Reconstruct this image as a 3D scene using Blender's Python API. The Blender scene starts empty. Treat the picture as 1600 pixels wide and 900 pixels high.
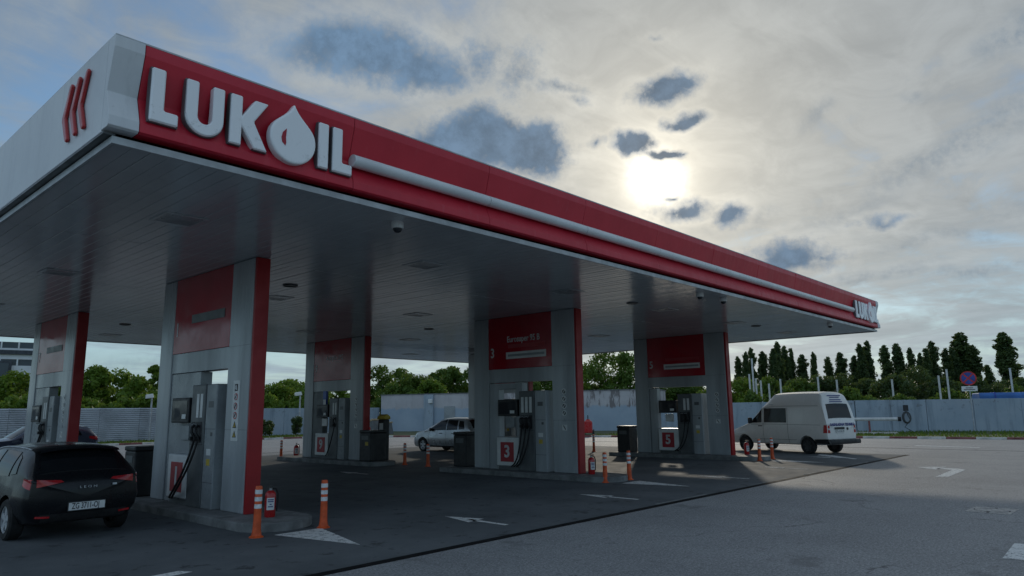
import bpy, bmesh, math, random
import numpy as np
from mathutils import Vector, Matrix
R = math.radians
random.seed(7); rng = np.random.default_rng(7)
S = bpy.context.scene
C = S.collection

# ------------------------------------------------------------------ camera, sky, sun, exposure
cam = bpy.data.cameras.new('camera'); camo = bpy.data.objects.new('camera', cam); C.objects.link(camo)
cam.sensor_width = 36; cam.lens = 36 * 1103.46 / 1600; cam.clip_end = 3000; cam.clip_start = .05
_r, _u, _f = Vector((.673451, -.739125, -.012572)), Vector((-.118578, -.124798, .985071)), Vector((.72966, .661906, .171689))
M3 = Matrix((_r, _u, -_f)).transposed().to_4x4(); M3.translation = (0, 0, 1.9)
camo.matrix_world = M3; S.camera = camo
SUN_AZ, SUN_EL = 59.95, 18.1          # degrees, azimuth from +Y towards +X
sd = Vector((math.sin(R(SUN_AZ)) * math.cos(R(SUN_EL)), math.cos(R(SUN_AZ)) * math.cos(R(SUN_EL)), math.sin(R(SUN_EL))))
sl = bpy.data.lights.new('sun', 'SUN'); sl.energy = 2.0; sl.angle = R(2.2); sl.color = (1, .90, .74)
so = bpy.data.objects.new('sun', sl); C.objects.link(so); so.rotation_euler = sd.to_track_quat('Z', 'Y').to_euler()
S.view_settings.view_transform = 'Standard'; S.view_settings.look = 'None'
S.view_settings.exposure = -0.77; S.view_settings.gamma = 1
S.render.engine = 'CYCLES'; S.cycles.max_bounces = 6; S.cycles.diffuse_bounces = 3; S.cycles.glossy_bounces = 3; S.cycles.transmission_bounces = 3

W = bpy.data.worlds.new('World'); S.world = W; W.use_nodes = True; W.cycles.sampling_method = 'MANUAL'; W.cycles.sample_map_resolution = 512
nt = W.node_tree; N = nt.nodes; LK = nt.links
for n in list(N): N.remove(n)
class G:
    """tiny helper for shader node expressions"""
    def __init__(s, tree): s.t = tree
    def n(s, typ, **kw):
        x = s.t.nodes.new(typ)
        for k, v in kw.items(): setattr(x, k, v)
        return x
    def put(s, sock, v):
        if isinstance(v, bpy.types.NodeSocket): s.t.links.new(v, sock)
        elif v is not None: sock.default_value = v
    def m(s, op, a, b=None, c=None, clamp=False):
        x = s.n('ShaderNodeMath', operation=op, use_clamp=clamp)
        for i, v in enumerate((a, b, c)): s.put(x.inputs[i], v)
        return x.outputs[0]
    def vm(s, op, a, b=None, out=0):
        x = s.n('ShaderNodeVectorMath', operation=op); s.put(x.inputs[0], a); s.put(x.inputs[1], b); return x.outputs[out]
    def mix(s, f, a, b, mode='MIX'):
        x = s.n('ShaderNodeMix', data_type='RGBA', blend_type=mode); s.put(x.inputs[0], f)
        s.put(x.inputs[6], tuple(a) + (1,) if isinstance(a, (tuple, list)) and len(a) == 3 else a)
        s.put(x.inputs[7], tuple(b) + (1,) if isinstance(b, (tuple, list)) and len(b) == 3 else b); return x.outputs[2]
    def ramp(s, v, lo, hi, a=0., b=1., smooth=True):
        x = s.n('ShaderNodeMapRange', interpolation_type='SMOOTHSTEP' if smooth else 'LINEAR')
        for i, q in enumerate((v, lo, hi, a, b)): s.put(x.inputs[i], q)
        return x.outputs[0]
    def noise(s, vec, scale, detail=4, rough=.55, dist=0., dims='3D'):
        x = s.n('ShaderNodeTexNoise', noise_dimensions=dims); s.put(x.inputs['Vector'], vec)
        x.inputs['Scale'].default_value = scale; x.inputs['Detail'].default_value = detail
        x.inputs['Roughness'].default_value = rough; x.inputs['Distortion'].default_value = dist; return x.outputs[0], x.outputs[1]
    def scale(s, col, f): return s.vm('MULTIPLY', col, s.comb(f, f, f))
    def comb(s, x, y, z):
        c = s.n('ShaderNodeCombineXYZ')
        for i, v in enumerate((x, y, z)): s.put(c.inputs[i], v)
        return c.outputs[0]
    def sep(s, v):
        c = s.n('ShaderNodeSeparateXYZ'); s.put(c.inputs[0], v); return c.outputs
g = G(nt)
sky = g.n('ShaderNodeTexSky', sky_type='NISHITA', sun_disc=False, sun_elevation=R(SUN_EL), sun_rotation=R(SUN_AZ))
sky.air_density = 1.0; sky.dust_density = 0.15; sky.ozone_density = 1.5
D = g.n('ShaderNodeTexCoord').outputs['Generated']
dx, dy, dz = g.sep(D)
ct = g.vm('DOT_PRODUCT', D, tuple(sd), out=1)
th = g.m('MULTIPLY', g.m('ARCCOSINE', g.m('MINIMUM', ct, 1.0)), 57.29578)       # degrees from the sun
zz = g.m('ADD', g.m('MAXIMUM', dz, 0.0), .10)
proj = g.comb(g.m('DIVIDE', dx, zz), g.m('DIVIDE', dy, zz), 0.)                  # cloud layer seen in perspective
az = g.m('MULTIPLY', g.m('ARCTAN2', dx, dy), 57.29578)
el = g.m('MULTIPLY', g.m('ARCSINE', dz), 57.29578)
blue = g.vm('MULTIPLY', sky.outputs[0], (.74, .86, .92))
n1, _ = g.noise(proj, 1.1, 9, .56, .6)
n2, _ = g.noise(g.vm('MULTIPLY', proj, (1.0, .35, 1.)), 2.3, 8, .6, .4)
n3, _ = g.noise(g.vm('MULTIPLY', proj, (.6, 1., 1.)), 5.5, 8, .62, .8)
mott = g.ramp(n3, .3, .7, .91, 1.09)
halo = g.m('ADD', g.m('MULTIPLY', g.m('EXPONENT', g.m('MULTIPLY', th, -1 / 3.0)), 3.5),
           g.m('MULTIPLY', g.m('EXPONENT', g.m('MULTIPLY', th, -1 / 15.)), 3.0))
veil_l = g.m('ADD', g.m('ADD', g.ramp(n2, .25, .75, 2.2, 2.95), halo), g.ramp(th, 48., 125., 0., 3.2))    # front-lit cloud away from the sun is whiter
warm = g.m('EXPONENT', g.m('MULTIPLY', th, -1 / 30.))
veil_c = g.mix(warm, (.80, 1.0, 1.20), (1.12, 1.03, .84))
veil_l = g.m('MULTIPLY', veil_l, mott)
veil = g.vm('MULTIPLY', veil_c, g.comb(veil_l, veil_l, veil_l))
thin = g.m('ADD', g.m('ADD', g.m('MULTIPLY', n1, .62), g.m('MULTIPLY', n2, .18)), g.m('MULTIPLY', n3, .20))
near = g.m('EXPONENT', g.m('MULTIPLY', th, -1 / 26.))
low = g.ramp(el, 22., 4., 0., .10)
thin = g.m('SUBTRACT', g.m('ADD', g.m('MULTIPLY', g.m('SUBTRACT', thin, .5), 1.35), .5), low)
cover = g.ramp(g.m('ADD', thin, g.m('MULTIPLY', near, .38)), .40, .64, .12, .97)
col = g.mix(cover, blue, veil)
# horizon haze
hz = g.ramp(el, 0., 15., .75, 0.)
warmh = g.m('EXPONENT', g.m('MULTIPLY', th, -1 / 17.))
hzl = g.m('ADD', g.ramp(n2, .3, .7, 2.7, 3.5), g.m('MULTIPLY', warmh, 3.6))
hzc = g.vm('MULTIPLY', g.mix(warmh, (.60, .93, 1.18), (1.26, 1.0, .70)), g.comb(hzl, hzl, hzl))
col = g.mix(hz, col, hzc)
# grey-blue cumulus: ragged ellipses in the cloud layer (azimuth, elevation, half sizes in degrees, tilt, density)
_, w1 = g.noise(D, 14., 3, .5); fb, fbc = g.noise(D, 30., 9, .68); fh, _q = g.noise(D, 120., 5, .6); fb = g.m('ADD', g.m('MULTIPLY', fb, .68), g.m('MULTIPLY', fh, .32)); wz, wf, _c = g.sep(fbc)
Dw = g.vm('ADD', D, g.vm('MULTIPLY', g.vm('SUBTRACT', w1, (.5, .5, .5)), (.07, .07, .05)))
BLOBS = [(35.0,27.9,6.2,2.4,0,1.25),(39.8,27.4,4.6,2.0,-8,1.1),(45.3,27.7,2.2,2.1,0,.55),(48.9,26.8,1.7,2.3,0,.5),
 (44.2,21.5,4.6,2.7,0,1.45),(48.6,21.0,4.4,2.5,-8,1.45),(45.8,22.4,3.9,2.1,0,1.4),(41.2,20.6,3.4,2.0,0,1.2),
 (61.0,25.0,2.5,1.3,8,1.35),(62.6,25.3,1.7,.9,8,1.1),(58.2,21.0,1.5,.9,0,1.4),(60.4,20.1,1.9,.5,-6,1.2),(62.0,20.0,.8,.25,0,.7),
 (62.0,22.4,1.9,.65,4,1.05),(51.9,26.0,2.2,.7,-14,.6),(53.2,24.8,1.2,.6,-20,.5),(55.3,21.2,.8,.5,15,.6),(65.5,14.9,1.6,1.1,0,1.),(70.0,11.5,3.4,1.3,0,1.15),
 (72.5,11.4,2.0,.6,0,.6),(61.6,15.5,2.8,.9,8,.85),(76.3,13.2,2.1,.4,0,.6),(60.8,16.6,.7,.2,0,.7),
 (60.6,28.6,.8,.3,0,.4),
 (120.,20.,8.,2.,0,.8),(150.,32.,9.,3.,0,.8),(-20.,24.,9.,2.5,0,.8),(-70.,30.,10.,3.,0,.7),(200.,22.,8.,2.,0,.7),(-120.,26.,8.,2.4,0,.7)]
STREAKS = [(86.,24.,4.2,1.1,24,1.),(72.5,21.5,1.8,.8,25,.6),(78.6,21.6,1.,.45,0,.5),(82.,9.,5.,.6,2,.7),(75.,9.6,5.,.55,-2,.6),(82.,17.8,9.,1.2,26,.75),(73.,13.4,7.,.8,16,.5),(20.,3.6,8.,.6,0,.4),(37.5,25.4,6.,1.4,0,.6),(47.,27.,4.,2.4,0,.5),(66.,14.2,5.,.9,4,.5),(88.,13.,6.,.7,4,.6),(80.,11.5,5.,.5,0,.5)]
dens = None
for (a0, e0, wa, we, tilt, k) in BLOBS:
    c = Vector((math.sin(R(a0)) * math.cos(R(e0)), math.cos(R(a0)) * math.cos(R(e0)), math.sin(R(e0)))); e1 = Vector((c.y, -c.x, 0)).normalized(); e2 = e1.cross(c); e2 = e2 if e2.z > 0 else -e2
    a1 = e1 * math.cos(R(tilt)) + e2 * math.sin(R(tilt)); a2 = c.cross(a1)
    mp = g.n('ShaderNodeMapping', vector_type='TEXTURE'); g.put(mp.inputs[0], Dw); mp.inputs[1].default_value = c; mp.inputs[2].default_value = Matrix((a1, a2, c)).transposed().to_euler(); mp.inputs[3].default_value = (math.tan(R(wa)) * 1.12, math.tan(R(we)) * 1.12, .5)
    q = g.m('MULTIPLY_ADD', g.vm('LENGTH', mp.outputs[0], out=1), -k, 1.12 * k)
    dens = q if dens is None else g.m('MAXIMUM', dens, q)
str_ = None
for (a0, e0, wa, we, tilt, k) in STREAKS:
    c = Vector((math.sin(R(a0)) * math.cos(R(e0)), math.cos(R(a0)) * math.cos(R(e0)), math.sin(R(e0)))); e1 = Vector((c.y, -c.x, 0)).normalized(); e2 = e1.cross(c); e2 = e2 if e2.z > 0 else -e2
    a1 = e1 * math.cos(R(tilt)) + e2 * math.sin(R(tilt)); a2 = c.cross(a1)
    mp = g.n('ShaderNodeMapping', vector_type='TEXTURE'); g.put(mp.inputs[0], Dw); mp.inputs[1].default_value = c; mp.inputs[2].default_value = Matrix((a1, a2, c)).transposed().to_euler(); mp.inputs[3].default_value = (math.tan(R(wa)) * 1.3, math.tan(R(we)) * 1.5, .5)
    q = g.ramp(g.vm('LENGTH', mp.outputs[0], out=1), 1., 0., 0., k)
    str_ = q if str_ is None else g.m('MAXIMUM', str_, q)
str_ = g.m('MULTIPLY', str_, g.ramp(fb, .32, .68, .15, .75))
wisp = g.m('MULTIPLY', g.ramp(g.m('ADD', dens, g.m('MULTIPLY', g.m('SUBTRACT', fb, .5), 1.2)), -.45, .25), g.ramp(dens, -.8, -.1))
dens = g.m('MULTIPLY', g.ramp(g.m('ADD', dens, g.m('MULTIPLY', g.m('SUBTRACT', fb, .5), 1.15)), .0, .85), g.ramp(dens, -.3, .1))
edge = g.m('MULTIPLY', g.m('MULTIPLY', dens, g.m('SUBTRACT', 1., dens)), g.m('ADD', g.m('MULTIPLY', halo, .9), g.m('MULTIPLY', g.m('EXPONENT', g.m('MULTIPLY', th, -1 / 4.)), 14.)))
cl = g.mix(near, (1.05, 1.95, 3.15), (.95, 1.3, 1.75))
tex = g.ramp(wz, .3, .7, .85, 1.3)
cl = g.vm('ADD', g.vm('MULTIPLY', cl, g.comb(tex, tex, tex)), g.comb(edge, g.m('MULTIPLY', edge, .93), g.m('MULTIPLY', edge, .8)))
# the sun itself, glaring through the veil
tg = g.m('ADD', th, g.m('MULTIPLY', g.m('SUBTRACT', fb, .5), 1.8))
glare = g.m('ADD', g.m('MULTIPLY', g.m('EXPONENT', g.m('MULTIPLY', g.m('MULTIPLY', tg, tg), -1 / 2.3)), 13.), g.m('MULTIPLY', g.m('EXPONENT', g.m('MULTIPLY', th, -1 / 1.6)), 5.))
col = g.vm('ADD', col, g.comb(glare, g.m('MULTIPLY', glare, .95), g.m('MULTIPLY', glare, .82)))
col = g.mix(str_, col, g.mix(near, (1.25, 1.95, 2.75), (1.9, 2.2, 2.5)))
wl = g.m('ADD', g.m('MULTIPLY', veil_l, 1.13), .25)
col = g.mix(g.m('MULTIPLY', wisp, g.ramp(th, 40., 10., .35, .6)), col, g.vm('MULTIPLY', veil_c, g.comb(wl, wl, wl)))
col = g.mix(g.m('MULTIPLY', dens, .93), col, cl)
col = g.scale(col, 1.4)
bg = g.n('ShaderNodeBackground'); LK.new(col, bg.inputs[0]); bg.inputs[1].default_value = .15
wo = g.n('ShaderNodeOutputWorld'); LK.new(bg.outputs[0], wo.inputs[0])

# ------------------------------------------------------------------ materials
MATS = {}
def mat(name, c, rough=.6, metal=0., var=.15, vs=3., bump=0., bs=60., c2=None, spec=None, coat=0., streak=False, emit=None, detail=6):
    if name in MATS: return MATS[name]
    m = bpy.data.materials.new(name); m.use_nodes = True; t = m.node_tree; h = G(t); b = t.nodes['Principled BSDF']
    P = h.n('ShaderNodeTexCoord').outputs['Object']
    if streak: P = h.vm('MULTIPLY', P, (1., 1., .12))
    f, _ = h.noise(P, vs, detail, .6)
    f = h.ramp(f, .3, .7)
    c2 = c2 or tuple(x * (1 - 2 * var) for x in c)
    hi = tuple(min(1, x * (1 + var * .6)) for x in c)
    h.put(b.inputs['Base Color'], h.mix(f, c2, hi))
    h.put(b.inputs['Roughness'], h.ramp(f, 0., 1., min(1, rough + .1), max(.03, rough - .06)))
    b.inputs['Metallic'].default_value = metal
    if spec is not None: b.inputs['Specular IOR Level'].default_value = spec
    if coat: b.inputs['Coat Weight'].default_value = coat; b.inputs['Coat Roughness'].default_value = .06
    if bump:
        q, _ = h.noise(h.n('ShaderNodeTexCoord').outputs['Object'], bs, 3, .6); bb = h.n('ShaderNodeBump'); bb.inputs['Strength'].default_value = bump
        bb.inputs['Distance'].default_value = .01; h.put(bb.inputs['Height'], q); h.put(b.inputs['Normal'], bb.outputs[0])
    MATS[name] = m; return m
def geo(name, fn):
    m = bpy.data.materials.new(name); m.use_nodes = True; h = G(m.node_tree); b = m.node_tree.nodes['Principled BSDF']
    fn(h, b, h.n('ShaderNodeNewGeometry').outputs['Position']); MATS[name] = m; return m

def f_asphalt(h, b, P):
    a, _ = h.noise(P, .35, 5, .6); f, _ = h.noise(P, 30., 4, .75); v, _ = h.noise(P, 75., 3, .7); w, _ = h.noise(h.vm('MULTIPLY', P, (1., .12, 1.)), .9, 4, .6)
    c = h.mix(h.ramp(a, .3, .7), (.20, .203, .206), (.275, .277, .279))
    c = h.mix(h.ramp(w, .45, .75, 0., .4), c, (.30, .302, .308))
    c = h.mix(h.ramp(f, .50, .66, .0, .8), c, (.46, .465, .47)); c = h.mix(h.ramp(f, .47, .33, 0., .9), c, (.06, .064, .07))
    c = h.mix(h.ramp(v, .56, .68, .0, .6), c, (.52, .53, .54)); c = h.mix(h.ramp(v, .44, .34, .0, .6), c, (.05, .053, .058))
    m_, _ = h.noise(P, 9., 4, .7); c = h.mix(h.ramp(m_, .52, .70, 0., .45), c, (.36, .36, .358)); c = h.mix(h.ramp(m_, .46, .30, 0., .5), c, (.11, .111, .113))
    o_, _ = h.noise(P, .9, 4, .7); c = h.mix(h.ramp(o_, .58, .70, 0., .55), c, (.11, .11, .112))
    vo = h.n('ShaderNodeTexVoronoi', feature='DISTANCE_TO_EDGE'); h.put(vo.inputs['Vector'], h.vm('ADD', P, h.scale(h.noise(P, .8, 5)[1], 1.6))); vo.inputs['Scale'].default_value = .11
    ck = h.m('MULTIPLY', h.ramp(vo.outputs[0], .0035, .0012), h.ramp(a, .5, .58)); c = h.mix(h.m('MULTIPLY', ck, .6), c, (.03, .03, .033))
    h.put(b.inputs['Base Color'], c); b.inputs['Roughness'].default_value = .72; b.inputs['Specular IOR Level'].default_value = .45
    bb = h.n('ShaderNodeBump'); bb.inputs['Strength'].default_value = .8; bb.inputs['Distance'].default_value = .012
    h.put(bb.inputs['Height'], h.m('ADD', f, h.m('MULTIPLY', v, .5))); h.put(b.inputs['Normal'], bb.outputs[0])
geo('asphalt', f_asphalt)
def f_forecourt(h, b, P):
    a, _ = h.noise(P, .5, 6, .6); s, _ = h.noise(P, 2.2, 5, .7); f, _ = h.noise(P, 45., 3, .6)
    t, _ = h.noise(h.vm('MULTIPLY', P, (1., .08, 1.)), 1.3, 4, .6)
    c = h.mix(h.ramp(a, .3, .7), (.095, .105, .112), (.145, .156, .164)); c = h.mix(h.ramp(t, .5, .75, 0., .45), c, (.085, .092, .096))
    c = h.mix(h.ramp(s, .56, .66, 0., .7), c, (.035, .037, .04)); c = h.mix(h.ramp(f, .5, .7, 0., .25), c, (.16, .165, .165))
    h.put(b.inputs['Base Color'], c); h.put(b.inputs['Roughness'], h.ramp(s, .3, .7, .9, .75)); b.inputs['Specular IOR Level'].default_value = .15
    bb = h.n('ShaderNodeBump'); bb.inputs['Strength'].default_value = .35; bb.inputs['Distance'].default_value = .006
    h.put(bb.inputs['Height'], f); h.put(b.inputs['Normal'], bb.outputs[0])
geo('forecourt', f_forecourt)
def f_paint(h, b, P):
    f, _ = h.noise(P, 9., 6, .7); s, _ = h.noise(P, 55., 3, .7)
    k = h.m('ADD', h.m('MULTIPLY', f, .6), h.m('MULTIPLY', s, .4))
    h.put(b.inputs['Base Color'], h.mix(h.ramp(k, .40, .49), (.16, .165, .17), (.70, .70, .68))); b.inputs['Roughness'].default_value = .9; b.inputs['Specular IOR Level'].default_value = .1
geo('road_paint', f_paint)
def f_soffit(h, b, P):
    a, _ = h.noise(P, .6, 5, .6); d, _ = h.noise(P, 3., 5, .65); x, y, z = h.sep(P)
    c = h.mix(h.ramp(a, .3, .7), (.45, .48, .50), (.54, .565, .58)); c = h.mix(h.ramp(d, .55, .8, 0., .35), c, (.3, .32, .32))
    # ragged dark patch on the boards between islands 9 and 3
    q = h.m('ADD', h.m('POWER', h.m('ABSOLUTE', h.m('DIVIDE', h.m('ADD', h.m('SUBTRACT', x, 21.6), h.m('MULTIPLY', h.m('SUBTRACT', d, .5), 2.4)), 3.8)), 2.), h.m('POWER', h.m('ABSOLUTE', h.m('DIVIDE', h.m('ADD', h.m('SUBTRACT', y, 24.6), h.m('MULTIPLY', h.m('SUBTRACT', a, .5), 2.)), 1.15)), 2.))
    c = h.mix(h.ramp(q, 1.3, .2, 0., .95), c, (.03, .032, .035))
    h.put(b.inputs['Base Color'], c); b.inputs['Roughness'].default_value = .17; b.inputs['Specular IOR Level'].default_value = .6
geo('soffit', f_soffit)
def f_red(h, b, P):
    a, _ = h.noise(P, 1.1, 5, .6); s, _ = h.noise(h.vm('MULTIPLY', P, (1., 1., .07)), 9., 5, .65)
    c = h.mix(h.ramp(a, .3, .7), (.50, .010, .030), (.58, .018, .040)); c = h.mix(h.ramp(s, .56, .78, 0., .35), c, (.55, .10, .12))
    h.put(b.inputs['Base Color'], c); h.put(b.inputs['Roughness'], h.ramp(s, .3, .7, .36, .5))
geo('fascia_red', f_red)
def f_white(h, b, P):
    a, _ = h.noise(P, .9, 5, .6); s, _ = h.noise(h.vm('MULTIPLY', P, (1., 1., .06)), 6., 5, .65); d, _ = h.noise(P, 14., 6, .7)
    c = h.mix(h.ramp(a, .3, .7), (.60, .62, .64), (.70, .72, .73)); c = h.mix(h.ramp(s, .5, .75, 0., .4), c, (.46, .48, .49)); c = h.mix(h.ramp(d, .6, .75, 0., .35), c, (.34, .34, .33))
    h.put(b.inputs['Base Color'], c); b.inputs['Roughness'].default_value = .42
geo('fascia_white', f_white)
def f_letter(h, b, P):
    d, _ = h.noise(P, 11., 7, .72); x, y, z = h.sep(P)
    k = h.m('ADD', d, h.m('MULTIPLY', h.ramp(z, 5.7, 5.1), .09))
    h.put(b.inputs['Base Color'], h.mix(h.ramp(k, .62, .80, 0., .45), (.90, .91, .92), (.36, .36, .35))); b.inputs['Roughness'].default_value = .3
geo('letter_white', f_letter)
def f_wall(h, b, P):
    a, _ = h.noise(P, .5, 6, .62); s, _ = h.noise(h.vm('MULTIPLY', P, (1., 1., .10)), 1.6, 6, .7); d, _ = h.noise(P, 3.5, 6, .7); x, y, z = h.sep(P)
    c = h.mix(h.ramp(a, .3, .7), (.29, .36, .43), (.36, .42, .48)); c = h.mix(h.ramp(s, .48, .66, 0., .75), c, (.21, .26, .31))
    c = h.mix(h.m('MULTIPLY', h.ramp(d, .57, .66), h.ramp(z, .9, 2.3, .1, .85)), c, (.17, .18, .19))
    h.put(b.inputs['Base Color'], c); b.inputs['Roughness'].default_value = .85
geo('wall_paint', f_wall)
def f_wall2(h, b, P):
    a, _ = h.noise(P, .5, 6, .62); s, _ = h.noise(h.vm('MULTIPLY', P, (1., 1., .22)), 1.7, 7, .72); x, y, z = h.sep(P)
    c = h.mix(h.ramp(a, .3, .7), (.30, .37, .45), (.37, .44, .51))
    up = h.mix(h.ramp(a, .35, .65), (.45, .43, .44), (.52, .50, .51)); up = h.mix(h.m('MULTIPLY', h.ramp(s, .50, .58), h.ramp(y, 52., 42., .15, 1.)), up, (.21, .19, .19))
    c = h.mix(h.ramp(h.m('ADD', z, h.m('MULTIPLY', s, 1.2)), 2.75, 2.95), c, up)
    h.put(b.inputs['Base Color'], c); b.inputs['Roughness'].default_value = .85
geo('wall_peeling', f_wall2)
def f_grass(h, b, P):
    a, _ = h.noise(P, .7, 6, .7); h.put(b.inputs['Base Color'], h.mix(h.ramp(a, .35, .65), (.05, .075, .022), (.10, .10, .045))); b.inputs['Roughness'].default_value = .9
geo('grass_ground', f_grass)
def leafmat(name, c1, c2, tr=.3):
    m = bpy.data.materials.new(name); m.use_nodes = True; t = m.node_tree; h = G(t)
    for n in list(t.nodes): t.nodes.remove(n)
    P = h.n('ShaderNodeNewGeometry').outputs['Position']; a, _ = h.noise(P, .55, 3, .5); f, _ = h.noise(P, 6., 2, .5)
    oi = h.n('ShaderNodeObjectInfo').outputs['Random']
    c = h.mix(h.ramp(h.m('ADD', h.m('MULTIPLY', a, .55), h.m('MULTIPLY', f, .45)), .35, .65), c1, c2)
    c = h.mix(h.m('MULTIPLY', oi, .35), c, tuple(x * .55 for x in c1))
    d = h.n('ShaderNodeBsdfPrincipled'); h.put(d.inputs['Base Color'], c); d.inputs['Roughness'].default_value = .55; d.inputs['Specular IOR Level'].default_value = .3
    l = h.n('ShaderNodeBsdfTranslucent'); h.put(l.inputs[0], h.mix(.5, c, (.22, .28, .03)))
    x = h.n('ShaderNodeMixShader'); x.inputs[0].default_value = tr; t.links.new(d.outputs[0], x.inputs[1]); t.links.new(l.outputs[0], x.inputs[2])
    o = h.n('ShaderNodeOutputMaterial'); t.links.new(x.outputs[0], o.inputs[0]); MATS[name] = m
leafmat('leaf_bright', (.10, .18, .02), (.19, .30, .04), .42); leafmat('leaf_mid', (.065, .135, .022), (.13, .21, .035), .38); leafmat('leaf_dark', (.04, .075, .028), (.08, .125, .04), .32)
mat('post_grey', (.40, .43, .45), .26, 0., .15, 1.6, streak=True); mat('panel_grey', (.30, .325, .34), .3, 0., .12, 2.); mat('panel_dark', (.11, .12, .125), .4, 0., .1, 3.)
mat('portal_red', (.40, .008, .022), .16, 0., .08, 1.5); mat('strip_red', (.38, .008, .012), .4, 0., .08, 2.); mat('plate_white', (.72, .73, .72), .35, 0., .06, 4.); mat('number_red', (.40, .02, .03), .35, 0., .06, 4.)
mat('black_plastic', (.018, .019, .021), .45, 0., .2, 5.); mat('rubber', (.014, .014, .015), .75, 0., .25, 9.); mat('screen', (.02, .024, .03), .1, 0., .1, 3.)
mat('kerb_concrete', (.20, .205, .205), .8, 0., .2, 3., bump=.3); mat('kerb_white', (.62, .60, .56), .75, 0., .18, 5., bump=.2, bs=30); mat('kerb_red', (.24, .085, .08), .75, 0., .22, 5., bump=.2, bs=30)
mat('orange', (.72, .10, .02), .5, 0., .14, 7.); mat('reflective', (.78, .79, .80), .35, 0., .12, 14.); mat('ext_red', (.45, .018, .02), .3, 0., .08, 5., coat=.3); mat('steel', (.42, .44, .46), .35, .8, .1, 6.)
mat('galv', (.45, .47, .49), .5, .5, .12, 4.); mat('blue_plastic', (.03, .10, .45), .4); mat('yellow', (.62, .45, .05), .5); mat('wood_tan', (.42, .32, .19), .7, 0., .2, 9.)
mat('black_paint', (.006, .007, .009), .28, 0., .1, 2., spec=.3, coat=.22); mat('silver_paint', (.46, .48, .50), .3, .45, .04, 2., coat=.5); mat('navy_paint', (.045, .06, .10), .25, .3, .05, 2., coat=.6); mat('van_paint', (.78, .77, .74), .25, 0., .03, 1.5, coat=.5)
mat('glass_dark', (.008, .010, .012), .06, 0., .05, 1., spec=.35); mat('tail_red', (.45, .015, .02), .15, 0., .1, 9., coat=.5); mat('lamp_clear', (.6, .62, .64), .12, 0., .1, 9., coat=.5)
mat('alloy', (.55, .57, .59), .35, .2, .1, 5.); mat('hub_dark', (.06, .065, .07), .5, .2, .2, 6.); mat('ink', (.02, .02, .025), .5); mat('ink_blue', (.02, .035, .22), .5); mat('ink_white', (.7, .7, .7), .5)
mat('bark', (.09, .075, .06), .9, 0., .3, 6.); mat('fence_metal', (.46, .49, .53), .45, .3, .12, .8); mat('blue_roof', (.03, .14, .42), .4, 0., .12, 1.); mat('manhole_iron', (.42, .41, .40), .6, .3, .25, 20., bump=.6, bs=40)
mat('bld_white', (.78, .80, .82), .7, 0., .06, .3); mat('bld_dark', (.06, .07, .085), .6); mat('bld_glass', (.04, .06, .08), .08, 0., .1, .4); mat('backing', (.03, .03, .032), .8); mat('drain', (.012, .012, .013), .85, spec=.1); mat('pole_white', (.60, .61, .60), .6, 0., .1, 3.)
mat('sign_blue', (.03, .07, .36), .4); mat('sign_red', (.55, .03, .03), .4); mat('trim', (.50, .53, .54), .4, 0., .12, 3.); mat('tube_white', (.70, .72, .73), .25, 0., .06, 2.); mat('cloth_beige', (.5, .48, .44), .6)

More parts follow.
